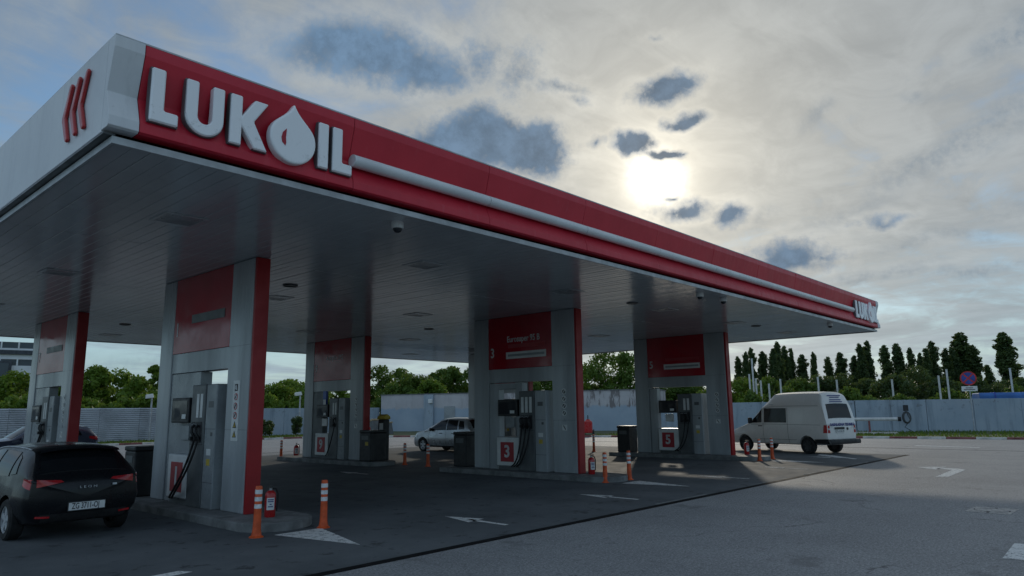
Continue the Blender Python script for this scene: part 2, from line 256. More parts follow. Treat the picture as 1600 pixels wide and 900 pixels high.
# ------------------------------------------------------------------ mesh helpers
class MB:
    def __init__(s): s.v = []; s.f = []
    def add(s, v, f):
        k = len(s.v); s.v += [tuple(map(float, q)) for q in v]; s.f += [tuple(i + k for i in q) for q in f]; return s
    def box(s, x0, x1, y0, y1, z0, z1):
        return s.add([(x0,y0,z0),(x1,y0,z0),(x1,y1,z0),(x0,y1,z0),(x0,y0,z1),(x1,y0,z1),(x1,y1,z1),(x0,y1,z1)],
                     [(0,3,2,1),(4,5,6,7),(0,1,5,4),(1,2,6,5),(2,3,7,6),(3,0,4,7)])
    def prism(s, poly, ax, a, b):
        n = len(poly)
        def pt(p, t): return (t, p[0], p[1]) if ax == 'x' else (p[0], t, p[1]) if ax == 'y' else (p[0], p[1], t)
        v = [pt(p, a) for p in poly] + [pt(p, b) for p in poly]
        return s.add(v, [tuple(range(n))[::-1], tuple(range(n, 2 * n))] + [(i, (i + 1) % n, n + (i + 1) % n, n + i) for i in range(n)])
    def cyl(s, p, q, r0, r1=None, n=12, caps=True):
        r1 = r0 if r1 is None else r1; p, q = Vector(p), Vector(q); d = (q - p).normalized()
        a = d.orthogonal().normalized(); b = d.cross(a); v = []
        for c, r in ((p, r0), (q, r1)):
            for i in range(n): t = 2 * math.pi * i / n; v.append(c + a * (r * math.cos(t)) + b * (r * math.sin(t)))
        f = [(i, (i + 1) % n, n + (i + 1) % n, n + i) for i in range(n)]
        if caps: f += [tuple(range(n))[::-1], tuple(range(n, 2 * n))]
        return s.add(v, f)
    def tube(s, path, r, n=8):
        P = [Vector(p) for p in path]; v = []; f = []; a = None
        for i, p in enumerate(P):
            d = (P[min(i + 1, len(P) - 1)] - P[max(i - 1, 0)]).normalized()
            a = d.orthogonal().normalized() if a is None else (a - d * a.dot(d)).normalized(); b = d.cross(a)
            for k in range(n): t = 2 * math.pi * k / n; v.append(p + (a * math.cos(t) + b * math.sin(t)) * r)
        for i in range(len(P) - 1):
            for k in range(n): f.append((i * n + k, i * n + (k + 1) % n, (i + 1) * n + (k + 1) % n, (i + 1) * n + k))
        f += [tuple(range(n))[::-1], tuple((len(P) - 1) * n + k for k in range(n))]
        return s.add(v, f)
    def lathe(s, prof, c=(0, 0, 0), n=16, ax='z', caps=True):
        v = []; f = []
        for r, z in prof:
            for k in range(n):
                t = 2 * math.pi * k / n; x, y = r * math.cos(t), r * math.sin(t)
                v.append((c[0] + x, c[1] + y, c[2] + z) if ax == 'z' else (c[0] + z, c[1] + x, c[2] + y))
        for i in range(len(prof) - 1):
            for k in range(n): f.append((i * n + k, i * n + (k + 1) % n, (i + 1) * n + (k + 1) % n, (i + 1) * n + k))
        if caps: f += [tuple(range(n))[::-1], tuple((len(prof) - 1) * n + k for k in range(n))]
        return s.add(v, f)
    def grid(s, P):
        a, b = len(P), len(P[0]); return s.add([q for r in P for q in r], [(i * b + j, i * b + j + 1, (i + 1) * b + j + 1, (i + 1) * b + j) for i in range(a - 1) for j in range(b - 1)])
    def mesh(s, name, m, smooth=False):
        me = bpy.data.meshes.new(name); me.from_pydata(s.v, [], s.f); me.update()
        if m: me.materials.append(MATS[m])
        bm = bmesh.new(); bm.from_mesh(me); bmesh.ops.recalc_face_normals(bm, faces=bm.faces); bm.to_mesh(me); bm.free()
        if smooth:
            for p in me.polygons: p.use_smooth = True
        return me
    def build(s, name, m, parent=None, smooth=False, bevel=0., seg=2):
        o = link(name, s.mesh(name, m, smooth), parent)
        if bevel:
            b = o.modifiers.new('bevel', 'BEVEL'); b.width = bevel; b.segments = seg; b.limit_method = 'ANGLE'; b.angle_limit = R(35)
        if smooth: o.data.set_sharp_from_angle(angle=R(38))
        return o
def link(name, data, parent=None):
    o = bpy.data.objects.new(name, data); C.objects.link(o); o.parent = parent; return o
def tag(o, label, cat, group=None, kind=None):
    if label: o['label'] = label
    if cat: o['category'] = cat
    if group: o['group'] = group
    if kind: o['kind'] = kind
    return o
def struct(o, kind='structure'): o['kind'] = kind; return o
def thing(name, label, cat, loc=(0, 0, 0), rz=0, group=None):
    o = link(name, None); o.location = loc; o.rotation_euler[2] = rz; o.empty_display_size = .2; return tag(o, label, cat, group)
def copy_tree(o, parent=None):
    c = o.copy(); C.objects.link(c); c.parent = parent
    for ch in list(o.children): copy_tree(ch, c)
    return c
def text(body, size, m, parent, origin, right, up, name='lettering', extrude=.004, align='CENTER', sx=1., bold=0.):
    cu = bpy.data.curves.new(name, 'FONT'); cu.body = body; cu.size = size; cu.extrude = extrude; cu.align_x = align; cu.align_y = 'CENTER'; cu.offset = bold; cu.resolution_u = 3
    t = bpy.data.objects.new('tmp', cu); C.objects.link(t); bpy.context.view_layer.update()
    me = bpy.data.meshes.new_from_object(t.evaluated_get(bpy.context.evaluated_depsgraph_get())); bpy.data.objects.remove(t)
    me.materials.clear(); me.materials.append(MATS[m])
    r, u = Vector(right), Vector(up); n = r.cross(u); mt = Matrix((r * sx, u, n)).transposed().to_4x4(); mt.translation = origin; me.transform(mt); me.name = name
    return link(name, me, parent)
LEFTFACE = ((0, -1, 0), (0, 0, 1))      # lettering read from the -X side
FRONTFACE = ((1, 0, 0), (0, 0, 1))      # lettering read from the -Y side
def ordinal(i): return ['first','second','third','fourth','fifth','sixth','seventh','eighth','ninth','tenth','eleventh','twelfth','thirteenth','fourteenth','fifteenth','sixteenth','seventeenth','eighteenth','nineteenth','twentieth'][i]

# ------------------------------------------------------------------ ground
def sheet(name, poly, z, m, parent=None, th=0.):
    b = MB(); n = len(poly); b.add([(x, y, z) for x, y in poly], [tuple(range(n))]); return b.build(name, m, parent)
struct(sheet('ground', [(-900, -900), (900, -900), (900, 900), (-900, 900)], -.03, 'grass_ground'))
KERB = [(-30, 51.6), (26, 51.6), (31, 50.2), (35, 46.5), (38.5, 39.5), (41.8, 30.6), (44.8, 21.5), (46.8, 14.5), (47.6, 10), (48.4, 5), (49.2, -6), (49.5, -30)]
struct(sheet('asphalt_yard', [(-60, 51.8)] + [(x + .1, y + .1) for x, y in KERB] + [(-60, -30)], 0., 'asphalt'))
struct(sheet('forecourt_paving', [(-12, 7.80), (31.6, 7.80), (31.6, 31.2), (-12, 31.2)], .004, 'forecourt'))
b = MB().box(-12, 31.6, 7.64, 7.80, -.02, .006); struct(b.build('drain_channel', 'drain'))
b = MB()
for x0, x1 in ((12.9, 15.0), (17.4, 18.3), (21., 22.6), (25.2, 27.)): b.box(x0, x1, 7.80, 7.875, 0, .012)
struct(b.build('drain_edging', 'kerb_concrete'))
def marking(name, polys, z=.0085):
    b = MB()
    for p in polys: b.add([(x, y, z) for x, y in p], [tuple(range(len(p)))])
    return struct(b.build(name, 'road_paint'))
XI = [6.55, 16.4, 25.95]; Y0 = [12.35, 22.45]
for x in XI: marking('island_triangle', [[(x - .45, 10.72), (x + .42, 10.72), (x - .08, 8.92)]])
def arrow(x, y, s=1.):
    return [[(x - .05, y), (x + .05, y), (x + .09, y + .95 * s), (x - .03, y + .95 * s)], [(x - .20, y + .72 * s), (x + .26, y + .80 * s), (x + .04, y + 1.6 * s)]]
for x, y in ((9.12, 8.46), (13.35, 8.55), (18.95, 8.58), (22.9, 8.45), (13.8, 18.72), (28.6, 8.9)): marking('lane_arrow', arrow(x, y))
marking('turn_arrow', [[(22.25, 4.82), (22.5, 4.55), (25.15, 4.62), (25.45, 4.85), (24.9, 4.92)], [(24.9, 4.92), (25.45, 4.85), (25.6, 5.35), (25.1, 5.4)], [(24.75, 5.33), (26.1, 5.30), (25.45, 6.0)]], .0045)
marking('lane_dash', [[(11.0, 1.74), (11.08, 1.38), (12.35, 1.44), (12.28, 1.78)]], .0045)
marking('lane_dash', [[(3.4, 9.2), (3.5, 9.0), (4.1, 9.06), (4.0, 9.25)]])
marking('edge_line', [[(29.6, 10.5), (30.6, 10.7), (28.3, 8.6), (28.1, 8.65)]], .0085)
marking('lane_dash', [[(39, 9.2), (39.4, 9.2), (38.6, 6.4), (38.2, 6.4)]], .0045)
marking('lane_dash', [[(41, 4.2), (41.4, 4.2), (40.6, 1.0), (40.2, 1.0)]], .0045)
b = MB().box(36.2, 36.3, -20, 30, 0, .0042).box(-12, 30, 33.2, 33.3, 0, .0042); struct(b.build('tar_joint', 'drain'))
# manhole
mh = thing('manhole_cover', 'rectangular iron manhole cover set in the grey asphalt at right', 'manhole cover', (15.78, 2.56, 0), R(-3))
MB().prism([(-.42,-.34),(.42,-.34),(.42,.34),(-.42,.34)], 'z', .001, .008).build('frame', 'manhole_iron', mh)
p = MB()
p.lathe([(.27, .008), (.27, .016), (.20, .016), (.20, .012)], n=20).build('cover', 'manhole_iron', mh)
for dx_, dy_ in ((-.3,0),(.3,0),(0,-.26),(0,.26)): MB().box(dx_-.05,dx_+.05,dy_-.02,dy_+.02,.008,.014).build('lifting_slot','drain',mh)
# kerb of painted stones: the setting's kerb with each stone a child
kerb = struct(link('kerb', None))
def along(poly, step):
    P = [Vector(p + (0,)) for p in poly]; out = []; acc = 0; i = 0; seg = 0
    L = [(P[k + 1] - P[k]).length for k in range(len(P) - 1)]; tot = sum(L); s = 0
    def at(s):
        for k, l in enumerate(L):
            if s <= l or k == len(L) - 1: return P[k] + (P[k + 1] - P[k]) * (s / l)
            s -= l
    while s + step <= tot: out.append((at(s), at(s + step))); s += step
    return out
stone = {m: MB().box(-.5, .5, -.09, .09, -.02, .13).mesh('kerb_stone', m) for m in ('kerb_white', 'kerb_red')}
for i, (a, c) in enumerate(along(KERB, 1.45)):
    if a.y < -4 or a.x < 4: continue
    o = link('kerb_stone', stone[('kerb_white', 'kerb_red')[i % 2]], kerb); m = (a + c) / 2; d = c - a
    o.location = (m.x + random.uniform(-.01, .01), m.y, random.uniform(-.015, .0)); o.rotation_euler = (0, 0, math.atan2(d.y, d.x)); o.scale = (d.length * .99, 1, 1)
    bv = o.modifiers.new('bevel', 'BEVEL'); bv.width = .02; bv.segments = 2
# verge between kerb and walls
struct(sheet('verge', [(x + .05, y + .05) for x, y in KERB] + [(75, -30), (63, 7), (57, 17), (55.6, 33), (45, 58.4), (-30, 58)], .06, 'grass_ground'))
gv = MB()
for i in range(9000):                                          # ragged grass on the verge
    if i % 3 == 0: x = random.uniform(48.2, 60); y = random.uniform(2, 20)
    elif i % 3 == 1: x = random.uniform(8, 34); y = random.uniform(51.9, 56.8)
    else: t = random.random(); x = 42 + t * 6 + random.uniform(.3, 8); y = 30.5 - t * 18 + random.uniform(-1, 2)
    h_ = random.uniform(.05, .2); a = random.uniform(0, 6.3); w = .05
    gv.add([(x - w * math.cos(a), y - w * math.sin(a), .05), (x + w * math.cos(a), y + w * math.sin(a), .05), (x + random.uniform(-.08, .08), y + random.uniform(-.08, .08), .05 + h_)], [(0, 1, 2)])
tag(gv.build('verge_grass', 'leaf_mid'), 'patchy green grass along the foot of the boundary walls', 'grass', kind='stuff')

# ------------------------------------------------------------------ canopy
CX0, CX1, CY0, CY1, ZS, ZT = 2.51, 30.29, 8.06, 31.0, 4.83, 6.0
FX0, FX1, FY = CX0 - .135, CX1 + .135, CY0 - .135
can = thing('forecourt_canopy', 'large flat filling station canopy with red front fascia and white end', 'canopy', (0, 0, 0))
# front fascia: concave profile (y, z)
PROF = [(FY + .03, 6.0), (FY, 5.985), (FY, 5.865), (FY + .13, 5.385), (FY + .005, 5.075), (FY, 4.965), (FY + .03, 4.945), (CY0 + .06, 4.945), (CY0 + .06, 6.0)]
cuts = [2.69] + [5.49 + 2.72 * i for i in range(9)] + [30.11]
for i in range(len(cuts) - 1):
    MB().prism([(y + random.uniform(-.003, .003), z) for y, z in PROF], 'x', cuts[i] + .004, cuts[i + 1] - .004).build('fascia_panel', 'fascia_red', can, bevel=.004, seg=1)
for a, c in ((FX0, 2.686), (30.114, FX1)):
    o = MB().prism([(y - .006, z + (.004 if z > 5.9 else 0)) for y, z in PROF], 'x', a, c).build('corner_panel', 'fascia_white', can, bevel=.004, seg=1); o['label'] = 'dented white corner panel'
MB().box(FX0 + .02, FX1 - .02, FY + .136, CY0 + .05, 4.96, 5.98).build('fascia_backing', 'backing', can)
SP = [(CY0 + .065 + i * 3.83, CY0 + .065 + (i + 1) * 3.83) for i in range(6)]
for a, c in SP:                                               # white side fascia panels
    MB().box(FX0, FX0 + .12, a + .002, min(c, CY1 + .13) - .002, 4.925, 6.0).build('side_panel', 'fascia_white', can, bevel=.005, seg=1)
    MB().box(FX1 - .12, FX1, a + .002, min(c, CY1 + .13) - .002, 4.925, 6.0).build('side_panel', 'fascia_white', can)
MB().box(FX0, FX1, CY1 + .14, CY1 + .2, 4.93, 6.0).build('rear_fascia', 'fascia_red', can)
MB().box(FX0 + .13, FX1 - .13, CY0 + .07, CY1 + .13, 5.86, 5.90).build('roof_deck', 'backing', can)
MB().box(FX0 + .01, FX1 - .01, FY + .02, CY1 + .19, 6.001, 6.02).build('roof_edge_cap', 'trim', can)
MB().box(CX0 - .01, CX1, CY0 + .04, CY1 + .1, 4.87, 4.90).build('soffit_backing', 'backing', can)
for (a, b_, c, d) in ((CX0 - .05, CX1 + .05, CY0 - .03, CY0 + .0), (CX0 - .05, CX0 - .02, CY0, CY1), (CX1 + .02, CX1 + .05, CY0, CY1), (CX0, CX1, CY1, CY1 + .03)):
    MB().box(a, b_, c, d, ZS - .025, ZS + .055).build('soffit_trim', 'trim', can)
MB().box(FX0 + .005, CX0 - .01, CY0, CY1, 4.90, 4.922).build('fascia_return', 'panel_dark', can)
# soffit boards: five rows of narrow metal boards
rows = [CY0 + .02, 12.7, 17.35, 22.0, 26.65, CY1 - .01]; step = .2; nb = int((CX1 - CX0) / step)
bl = {}
boards = []
for r in range(5):
    for i in range(nb): boards.append((math.hypot(CX0 + i * step, rows[r] + (2 if r else 0)), r, i))
boards.sort(); rest = MB()
for k, (d, r, i) in enumerate(boards):
    x = CX0 + i * step; z = ZS + random.uniform(-.002, .003); y0, y1 = rows[r] + .008, rows[r + 1] - .008
    if k < 300:
        if r not in bl: bl[r] = MB().prism([(0, .008), (.006, 0), (step - .012, 0), (step - .005, .008), (step - .005, .03), (0, .03)], 'y', y0, y1).mesh('soffit_board', 'soffit')
        o = link('soffit_board', bl[r], can); o.location = (x, 0, z); o.rotation_euler[1] = random.uniform(-.006, .006)
    else: rest.prism([(x, z + .012), (x + .012, z), (x + step - .02, z), (x + step - .008, z + .012), (x + step - .008, z + .03), (x, z + .03)], 'y', y0, y1)
struct(rest.build('soffit_boards', 'soffit', can), 'stuff')
# recessed ceiling lights
lf = MB(); F = .32
for a, b_, c, d in ((-F, F, -F, -F + .05), (-F, F, F - .05, F), (-F, -F + .05, -F + .05, F - .05), (F - .05, F, -F + .05, F - .05)): lf.box(a, b_, c, d, -.012, .0)
lfm = lf.mesh('ceiling_light_frame', 'soffit'); lgm = MB().box(-F + .05, F - .05, -F + .05, F - .05, -.006, 0).mesh('light_glass', 'panel_grey')
for y in (10.7, 16.45, 22.5, 28.2):
    for x in (4.3, 9.17, 13.85, 18.55, 23.3, 28.0):
        o = link('ceiling_light', lfm, can); o.location = (x, y, ZS - .002); o2 = link('light_glass', lgm, o)
dm = MB().lathe([(.17, 0), (.17, -.02), (.14, -.025), (.13, -.012)], n=18).mesh('downlight', 'panel_dark', True)
for x, y in ((8.46, 14.6), (16.6, 19.1), (16.68, 10.6), (8.41, 24.6), (24.8, 10.57), (24.8, 19.1), (16.6, 24.6), (8.46, 19.6)):
    o = link('downlight', dm, can); o.location = (x, y, ZS - .001)
# letters on the fascia
def arc(cx, cz, r, a0, a1, n): return [(cx + r * math.cos(R(a0 + (a1 - a0) * i / n)), cz + r * math.sin(R(a0 + (a1 - a0) * i / n))) for i in range(n + 1)]
Z0, Z1 = 5.115, 5.745
GLY = {'L': [(0, Z0), (.31, Z0), (.31, Z0 + .145), (.15, Z0 + .145), (.15, Z1), (0, Z1)],
 'U': [(0, Z1), (0, 5.33)] + arc(.225, 5.33, .225, 180, 360, 16) + [(.45, Z1), (.31, Z1), (.31, 5.33)] + arc(.225, 5.33, .085, 360, 180, 10) + [(.14, Z1)],
 'K': [(0, Z0), (.145, Z0), (.145, 5.36), (.17, 5.33), (.31, Z0), (.49, Z0), (.30, 5.46), (.485, Z1), (.31, Z1), (.145, 5.49), (.145, Z1), (0, Z1)],
 'I': [(0, Z0), (.15, Z0), (.15, Z1), (0, Z1)],
 'M': [(0, Z0), (.31, Z0), (.31, Z0 + .145), (.15, Z0 + .145), (.15, Z1), (0, Z1)]}
def bez(p0, p1, p2, p3, n): return [tuple((1-t)**3*a + 3*(1-t)**2*t*b + 3*(1-t)*t*t*c + t**3*d for a, b, c, d in zip(p0, p1, p2, p3)) for t in (k / n for k in range(n + 1))]
_e = arc(.325, 5.375, .325, 158, 382, 26)
DROP = bez((.325, 5.86), (.27, 5.70), (.08, 5.62), _e[0], 8)[:-1] + _e + bez(_e[-1], (.57, 5.62), (.38, 5.70), (.325, 5.86), 8)[1:-1]
SLIT = [(.215, 5.49), (.165, 5.43), (.148, 5.36), (.16, 5.30), (.205, 5.26), (.215, 5.30), (.208, 5.37), (.215, 5.45)]
for ox in (0., 24.63):
    for ch, x in (('L', 2.765), ('U', 3.15), ('K', 3.68), ('I', 4.90), ('M', 5.12)):
        MB().prism([(ox + x + a, b_) for a, b_ in GLY[ch]], 'y', FY - .055, FY + .055).build('letter', 'letter_white', can, bevel=.016, seg=1)
        MB().prism([(ox + x + a + (.008 if a > .1 else -.008), b_ + (.008 if b_ > 5.4 else -.008)) for a, b_ in GLY[ch]], 'y', FY - .02, FY + .06).build('letter_return', 'panel_dark', can)
    o = MB().prism([(ox + 4.185 + a, b_) for a, b_ in DROP], 'y', FY - .085, FY + .045).build('drop_emblem', 'letter_white', can, bevel=.03, seg=3)
    MB().prism([(ox + 4.185 + a, b_) for a, b_ in SLIT], 'y', FY - .092, FY - .07).build('emblem_slit', 'portal_red', o)  # red crescent slit, part of the emblem's own design
# white tube along the crease
L_ = (27.12 - 5.46) / 8
for i in range(8): MB().cyl((5.46 + L_ * i + .006, FY + .01, 5.365), (5.46 + L_ * (i + 1) - .006, FY + .01, 5.365), .088, n=20).build('light_tube', 'tube_white', can, smooth=True)
# three red chevron strokes on the white end
for y in (8.66, 8.945, 9.23):
    pl = [(y - .05, 5.80), (y - .02, 5.84), (y + .03, 5.82), (y + .225, 5.47), (y + .225, 5.41), (y + .05, 5.12), (y + .0, 5.10), (y - .045, 5.13), (y + .115, 5.44)]
    MB().prism(pl, 'x', FX0 - .045, FX0 - .003).build('chevron', 'ext_red', can, bevel=.018, seg=2)
# security dome cameras under the canopy
DOME = ((6.72, 8.49, 'white dome camera hanging behind the red fascia nearest the drop emblem'), (16.5, 8.46, 'left one of the paired dome cameras high above island five'),
        (17.7, 8.40, 'right one of the paired dome cameras high above island five'), (26.0, 8.40, 'lone dome camera near the far right end of the canopy'))
for x, y, lb in DOME:
    t = thing('dome_camera', lb, 'camera', (x, y, ZS - .03), group='dome cameras under the canopy edge')
    MB().lathe([(.095, .03), (.095, -.06), (.085, -.075)], n=18).build('housing', 'plate_white', t, smooth=True)
    MB().lathe([(.075, -.07), (.07, -.10), (.05, -.13), (.02, -.143), (.003, -.145)], n=18).build('dome', 'screen', t, smooth=True)

# ------------------------------------------------------------------ islands, portals, dispensers
def island(x, y0, i):
    w = .66; P = [(x - w, y0 + 5.2), (x + w, y0 + 5.2), (x + w, y0 - .8)] + [(x + w * math.cos(R(a)), y0 - .8 + .62 * math.sin(R(a))) for a in range(-10, -171, -20)] + [(x - w, y0 - .8)]
    o = MB().prism(P, 'z', -.01, .15).build('pump_island', 'kerb_concrete', None, bevel=.02); struct(o)
PIC = MB()
def picto_board(root, board):
    if board:
        s = MB().box(-.158, -.15, .31, .57, 1.42, 2.53).build('safety_board', 'plate_white', root)
    for k in range(6):
        z = 2.40 - .172 * k if board else 2.44 - .205 * k
        if board:
            if k == 0: o = MB().prism([(.385, z - .065), (.495, z - .065), (.495, z + .065), (.385, z + .065)], 'x', -.162, -.157).build('pictogram', 'ink', s); MB().prism([(.40, z - .05), (.48, z - .03), (.48, z + .03), (.43, z + .05)], 'x', -.164, -.1615).build('symbol', 'ink_white', o)
            elif k < 4:
                o = MB().lathe([(.066, -.162), (.066, -.157)], (0, .44, z), 20, 'x').build('pictogram', 'sign_red', s); MB().lathe([(.05, -.1645), (.05, -.1615)], (0, .44, z), 20, 'x').build('symbol', 'ink_white', o)
                MB().prism([(.40, z + .03), (.42, z + .045), (.48, z - .03), (.46, z - .045)], 'x', -.167, -.164).build('symbol', 'ink', o)
            else:
                o = MB().prism([(.37, z - .055), (.51, z - .055), (.44, z + .068)], 'x', -.162, -.157).build('pictogram', 'ink', s); MB().prism([(.395, z - .04), (.485, z - .04), (.44, z + .042)], 'x', -.165, -.1615).build('symbol', 'yellow', o); MB().prism([(.43, z - .03), (.45, z - .03), (.443, z + .02), (.437, z + .02)], 'x', -.168, -.1645).build('symbol', 'ink', o)
        else:
            if k < 4:
                o = MB().lathe([(.085, -.156), (.085, -.15)], (0, .42, z), 20, 'x').build('sticker', 'plate_white', root); MB().lathe([(.06, -.159), (.06, -.1555)], (0, .42, z), 20, 'x').build('symbol', 'panel_dark', o)
                MB().prism([(.37, z + .045), (.39, z + .06), (.47, z - .045), (.45, z - .06)], 'x', -.162, -.1585).build('symbol', 'plate_white', o)
            elif k == 4: MB().prism([(.34, z - .03), (.48, z - .03), (.41, z + .06)], 'x', -.156, -.15).build('sticker', 'panel_grey', root)
            else: o = MB().box(-.156, -.15, .33, .51, z - .08, z + .08).build('sticker', 'plate_white', root); MB().prism([(.36, z - .06), (.40, z - .06), (.48, z + .06), (.44, z + .06)], 'x', -.159, -.1555).build('symbol', 'panel_dark', o)
HDR = {1: ('1', '', 'dark'), 3: ('3', 'Eurosuper 95 B', 'white'), 5: ('5', '', 'white'), 9: ('9', 'Autoplin LPG', None), 7: ('7', '', 'dark'), 11: ('11', '', None)}
def portal(x, y0, num):
    place = {1: 'nearest, beside the black hatchback', 3: 'in the middle of the front row', 5: 'at right, before the van', 9: 'behind, left of the silver car', 7: 'at far left, behind the black hatchback', 11: 'behind the middle front portal, mostly hidden'}[num]
    t = thing('pump_portal', 'grey portal with red header and red end strip %s' % place, 'pump portal', (x, y0, 0), group='red and grey pump portals')
    z0 = .151
    MB().box(-.15, .15, .0, .85, z0, 4.825).build('post', 'post_grey', t, bevel=.02)
    MB().box(-.15, .15, 3.45, 4.1, z0, 4.825).build('post', 'post_grey', t, bevel=.02)
    MB().box(-.135, .135, -.075, -.003, z0, 4.82).build('end_strip', 'strip_red', t, bevel=.008)
    MB().box(-.13, .13, .853, 3.447, 2.78, 3.197).build('header_beam', 'post_grey', t, bevel=.006)
    h = MB().box(-.142, .142, .853, 3.447, 3.20, 4.825).build('header_panel', 'portal_red', t, bevel=.006)
    for zj in (1.62, 3.18): MB().box(-.1515, .1515, .01, .84, zj, zj + .006).build('panel_joint', 'panel_dark', t)
    n_, tx, pl = HDR[num]
    text(n_, .42, 'ink_white', h, (-.1435, 3.27, 3.70), *LEFTFACE, name='numeral', sx=.85, bold=.006)
    if tx: text(tx, .265, 'ink_white', h, (-.1435, 1.97, 4.10), *LEFTFACE, name='lettering', sx=.80, bold=.003)
    if pl == 'white':
        o = MB().box(-.151, -.1425, 1.06, 2.68, 3.50, 3.71).build('notice_plate', 'plate_white', h); MB().box(-.153, -.1505, 1.12, 2.60, 3.57, 3.64).build('print_line', 'panel_grey', o)
        MB().box(-.147, -.1425, 1.08, 2.6, 3.83, 3.95).build('faded_strip', 'number_red', h)
    elif pl == 'dark': MB().box(-.151, -.1425, 1.10, 2.58, 3.80, 3.98).build('notice_plate', 'panel_dark', h)
    picto_board(t, num == 1)
    return t
def dispenser(x, y0, num):
    place = {1: 'nearest the camera, with black hoses', 3: 'in the middle, with three hoses', 5: 'at right, before the blue wall', 9: 'at the back, behind the first bollards', 7: 'at far left, behind the black car', 11: 'at the back, seen through the middle portal'}[num]
    t = thing('fuel_dispenser', 'grey fuel dispenser with number %d panel %s' % (num, place) if num not in (7, 11) else 'grey fuel dispenser %s' % place, 'fuel dispenser', (x, y0, .151), group='fuel dispensers under the portals')
    if num in (1, 7): MB().box(-.12, .12, 2.05, 3.44, 0, 2.62).build('cabinet', 'panel_grey', t, bevel=.01)
    elif num in (3, 11):
        for q in ((3.02, 3.44, 0, 2.60), (2.06, 2.30, .95, 2.60), (2.30, 3.02, 2.42, 2.60)): MB().box(-.12, .12, *q).build('cabinet', 'panel_grey' if num == 11 else 'post_grey', t, bevel=.008)
    elif num == 5: MB().box(-.12, .12, 3.07, 3.42, 0, 2.60).build('cabinet', 'post_grey', t, bevel=.01)
    else: MB().box(-.12, .12, 2.72, 3.44, 0, 2.62).build('cabinet', 'panel_dark', t, bevel=.01)
    MB().box(-.24, .24, 2.08, 3.02, .10, .98).build('lower_body', 'panel_grey', t, bevel=.015)
    MB().box(-.20, .20, 2.12, 2.98, 0, .099).build('plinth', 'panel_dark', t)
    npn = MB().box(-.262, -.242, 2.10, 3.0, .13, .96).build('number_panel', 'plate_white', t, bevel=.012)
    ns = MB().box(-.272, -.2615, 2.30, 2.84, .24, .82).build('number_square', 'number_red', npn, bevel=.01)
    text(str(num), .50, 'ink_white', ns, (-.274, 2.57, .53), *LEFTFACE, name='numeral', bold=.014)
    ds = MB().box(-.30, -.125 if num in (1, 3, 7, 11) else -.10, 2.12, 2.92, 1.60, 2.10).build('display', 'black_plastic', t, bevel=.02)
    MB().box(-.306, -.2995, 2.18, 2.86, 1.66, 2.04).build('screen', 'screen', ds)
    MB().box(-.308, -.3015, 2.22, 2.40, 1.68, 1.77).build('keypad', 'plate_white', ds)
    MB().box(-.17, -.10, 2.35, 2.70, 1.25, 1.55).build('card_reader', 'plate_white' if num in (9, 5) else 'panel_grey', t, bevel=.01)
    if num in (5, 9): MB().box(-.1, .1, 2.10, 2.2, .98, 1.62).build('arm', 'panel_dark', t)
    MB().box(-.27, .27, 1.46, 2.06, 0, 2.34).build('hose_mast', 'panel_dark', t, bevel=.02)
    MB().box(-.25, .25, 1.02, 1.455, 0, 2.34).build('side_column', 'post_grey' if num in (3, 5) else 'panel_grey', t, bevel=.02)
    MB().box(-.253, -.2485, 1.12, 1.2, 1.35, 1.42).build('latch', 'panel_dark', t)
    for z_, u_, w_, m_ in ((1.05, 1.24, .09, 'plate_white'), (.86, 1.24, .07, 'yellow'), (1.95, 1.24, .10, 'panel_dark')): MB().box(-.2535, -.2485, u_ - w_, u_ + w_, z_ - .06, z_ + .06).build('sticker', m_, t)
    for z_ in (.48, 1.48): MB().box(-.2512, .2512, 1.03, 1.445, z_, z_ + .008).build('panel_joint', 'ink', t)
    MB().box(-.2735, -.2685, 1.48, 2.04, 1.18, 1.19).build('panel_joint', 'ink', t)
    for k in range(3): MB().box(-.2755, -.2685, 1.54 + .16 * k, 1.66 + .16 * k, 1.22, 1.62).build('nozzle_holster', 'ink', t)
    for k in range(3 if num == 3 else 2):
        u = 1.60 + .16 * k
        MB().box(-.277, -.2695, u - .05, u + .05, 1.70, 2.16).build('grade_label', 'plate_white', t)
        if num == 9 and k: continue
        nz = MB().tube([(-.29, u, 1.28), (-.33, u, 1.36), (-.36, u + .02, 1.42), (-.35, u + .04, 1.50), (-.29, u + .06, 1.55)], .028, 8).build('nozzle', 'black_plastic', t, smooth=True)
        MB().box(-.39, -.30, u - .02, u + .03, 1.26, 1.34).build('grip', 'rubber', nz, bevel=.01)
        MB().tube([(-.29, u + .06, 1.55), (-.36, u + .10, 1.585), (-.42, u + .12, 1.56)], .011, 6).build('spout', 'steel', nz)
        sag = .25 + .12 * k
        pts = []
        A = Vector((-.31, u, 1.27)); B_ = Vector((-.30, 2.62 + .12 * k if num in (1, 7) else 2.16 + .1 * k, .12))
        c1 = A + Vector((-.16, -.02, -.55 - sag * .4)); c2 = B_ + Vector((-.14, -.35, .12))
        for j in range(15):
            q = j / 14; pts.append(A * (1 - q) ** 3 + c1 * (3 * q * (1 - q) ** 2) + c2 * (3 * q * q * (1 - q)) + B_ * q ** 3)
        MB().tube(pts, .022, 8).build('hose', 'rubber', t, smooth=True)
    if num == 9: MB().box(-.2, -.14, 2.40, 2.62, 2.06, 2.64).build('hanging_sign', 'blue_plastic', t); MB().box(-.205, -.199, 2.42, 2.60, 2.10, 2.30).build('sign_label', 'plate_white', t)
    return t
for num, (i, j) in {1: (0, 0), 3: (1, 0), 5: (2, 0), 7: (0, 1), 9: (1, 1), 11: (2, 1)}.items():
    island(XI[i], Y0[j], num); portal(XI[i], Y0[j], num); dispenser(XI[i], Y0[j], num)

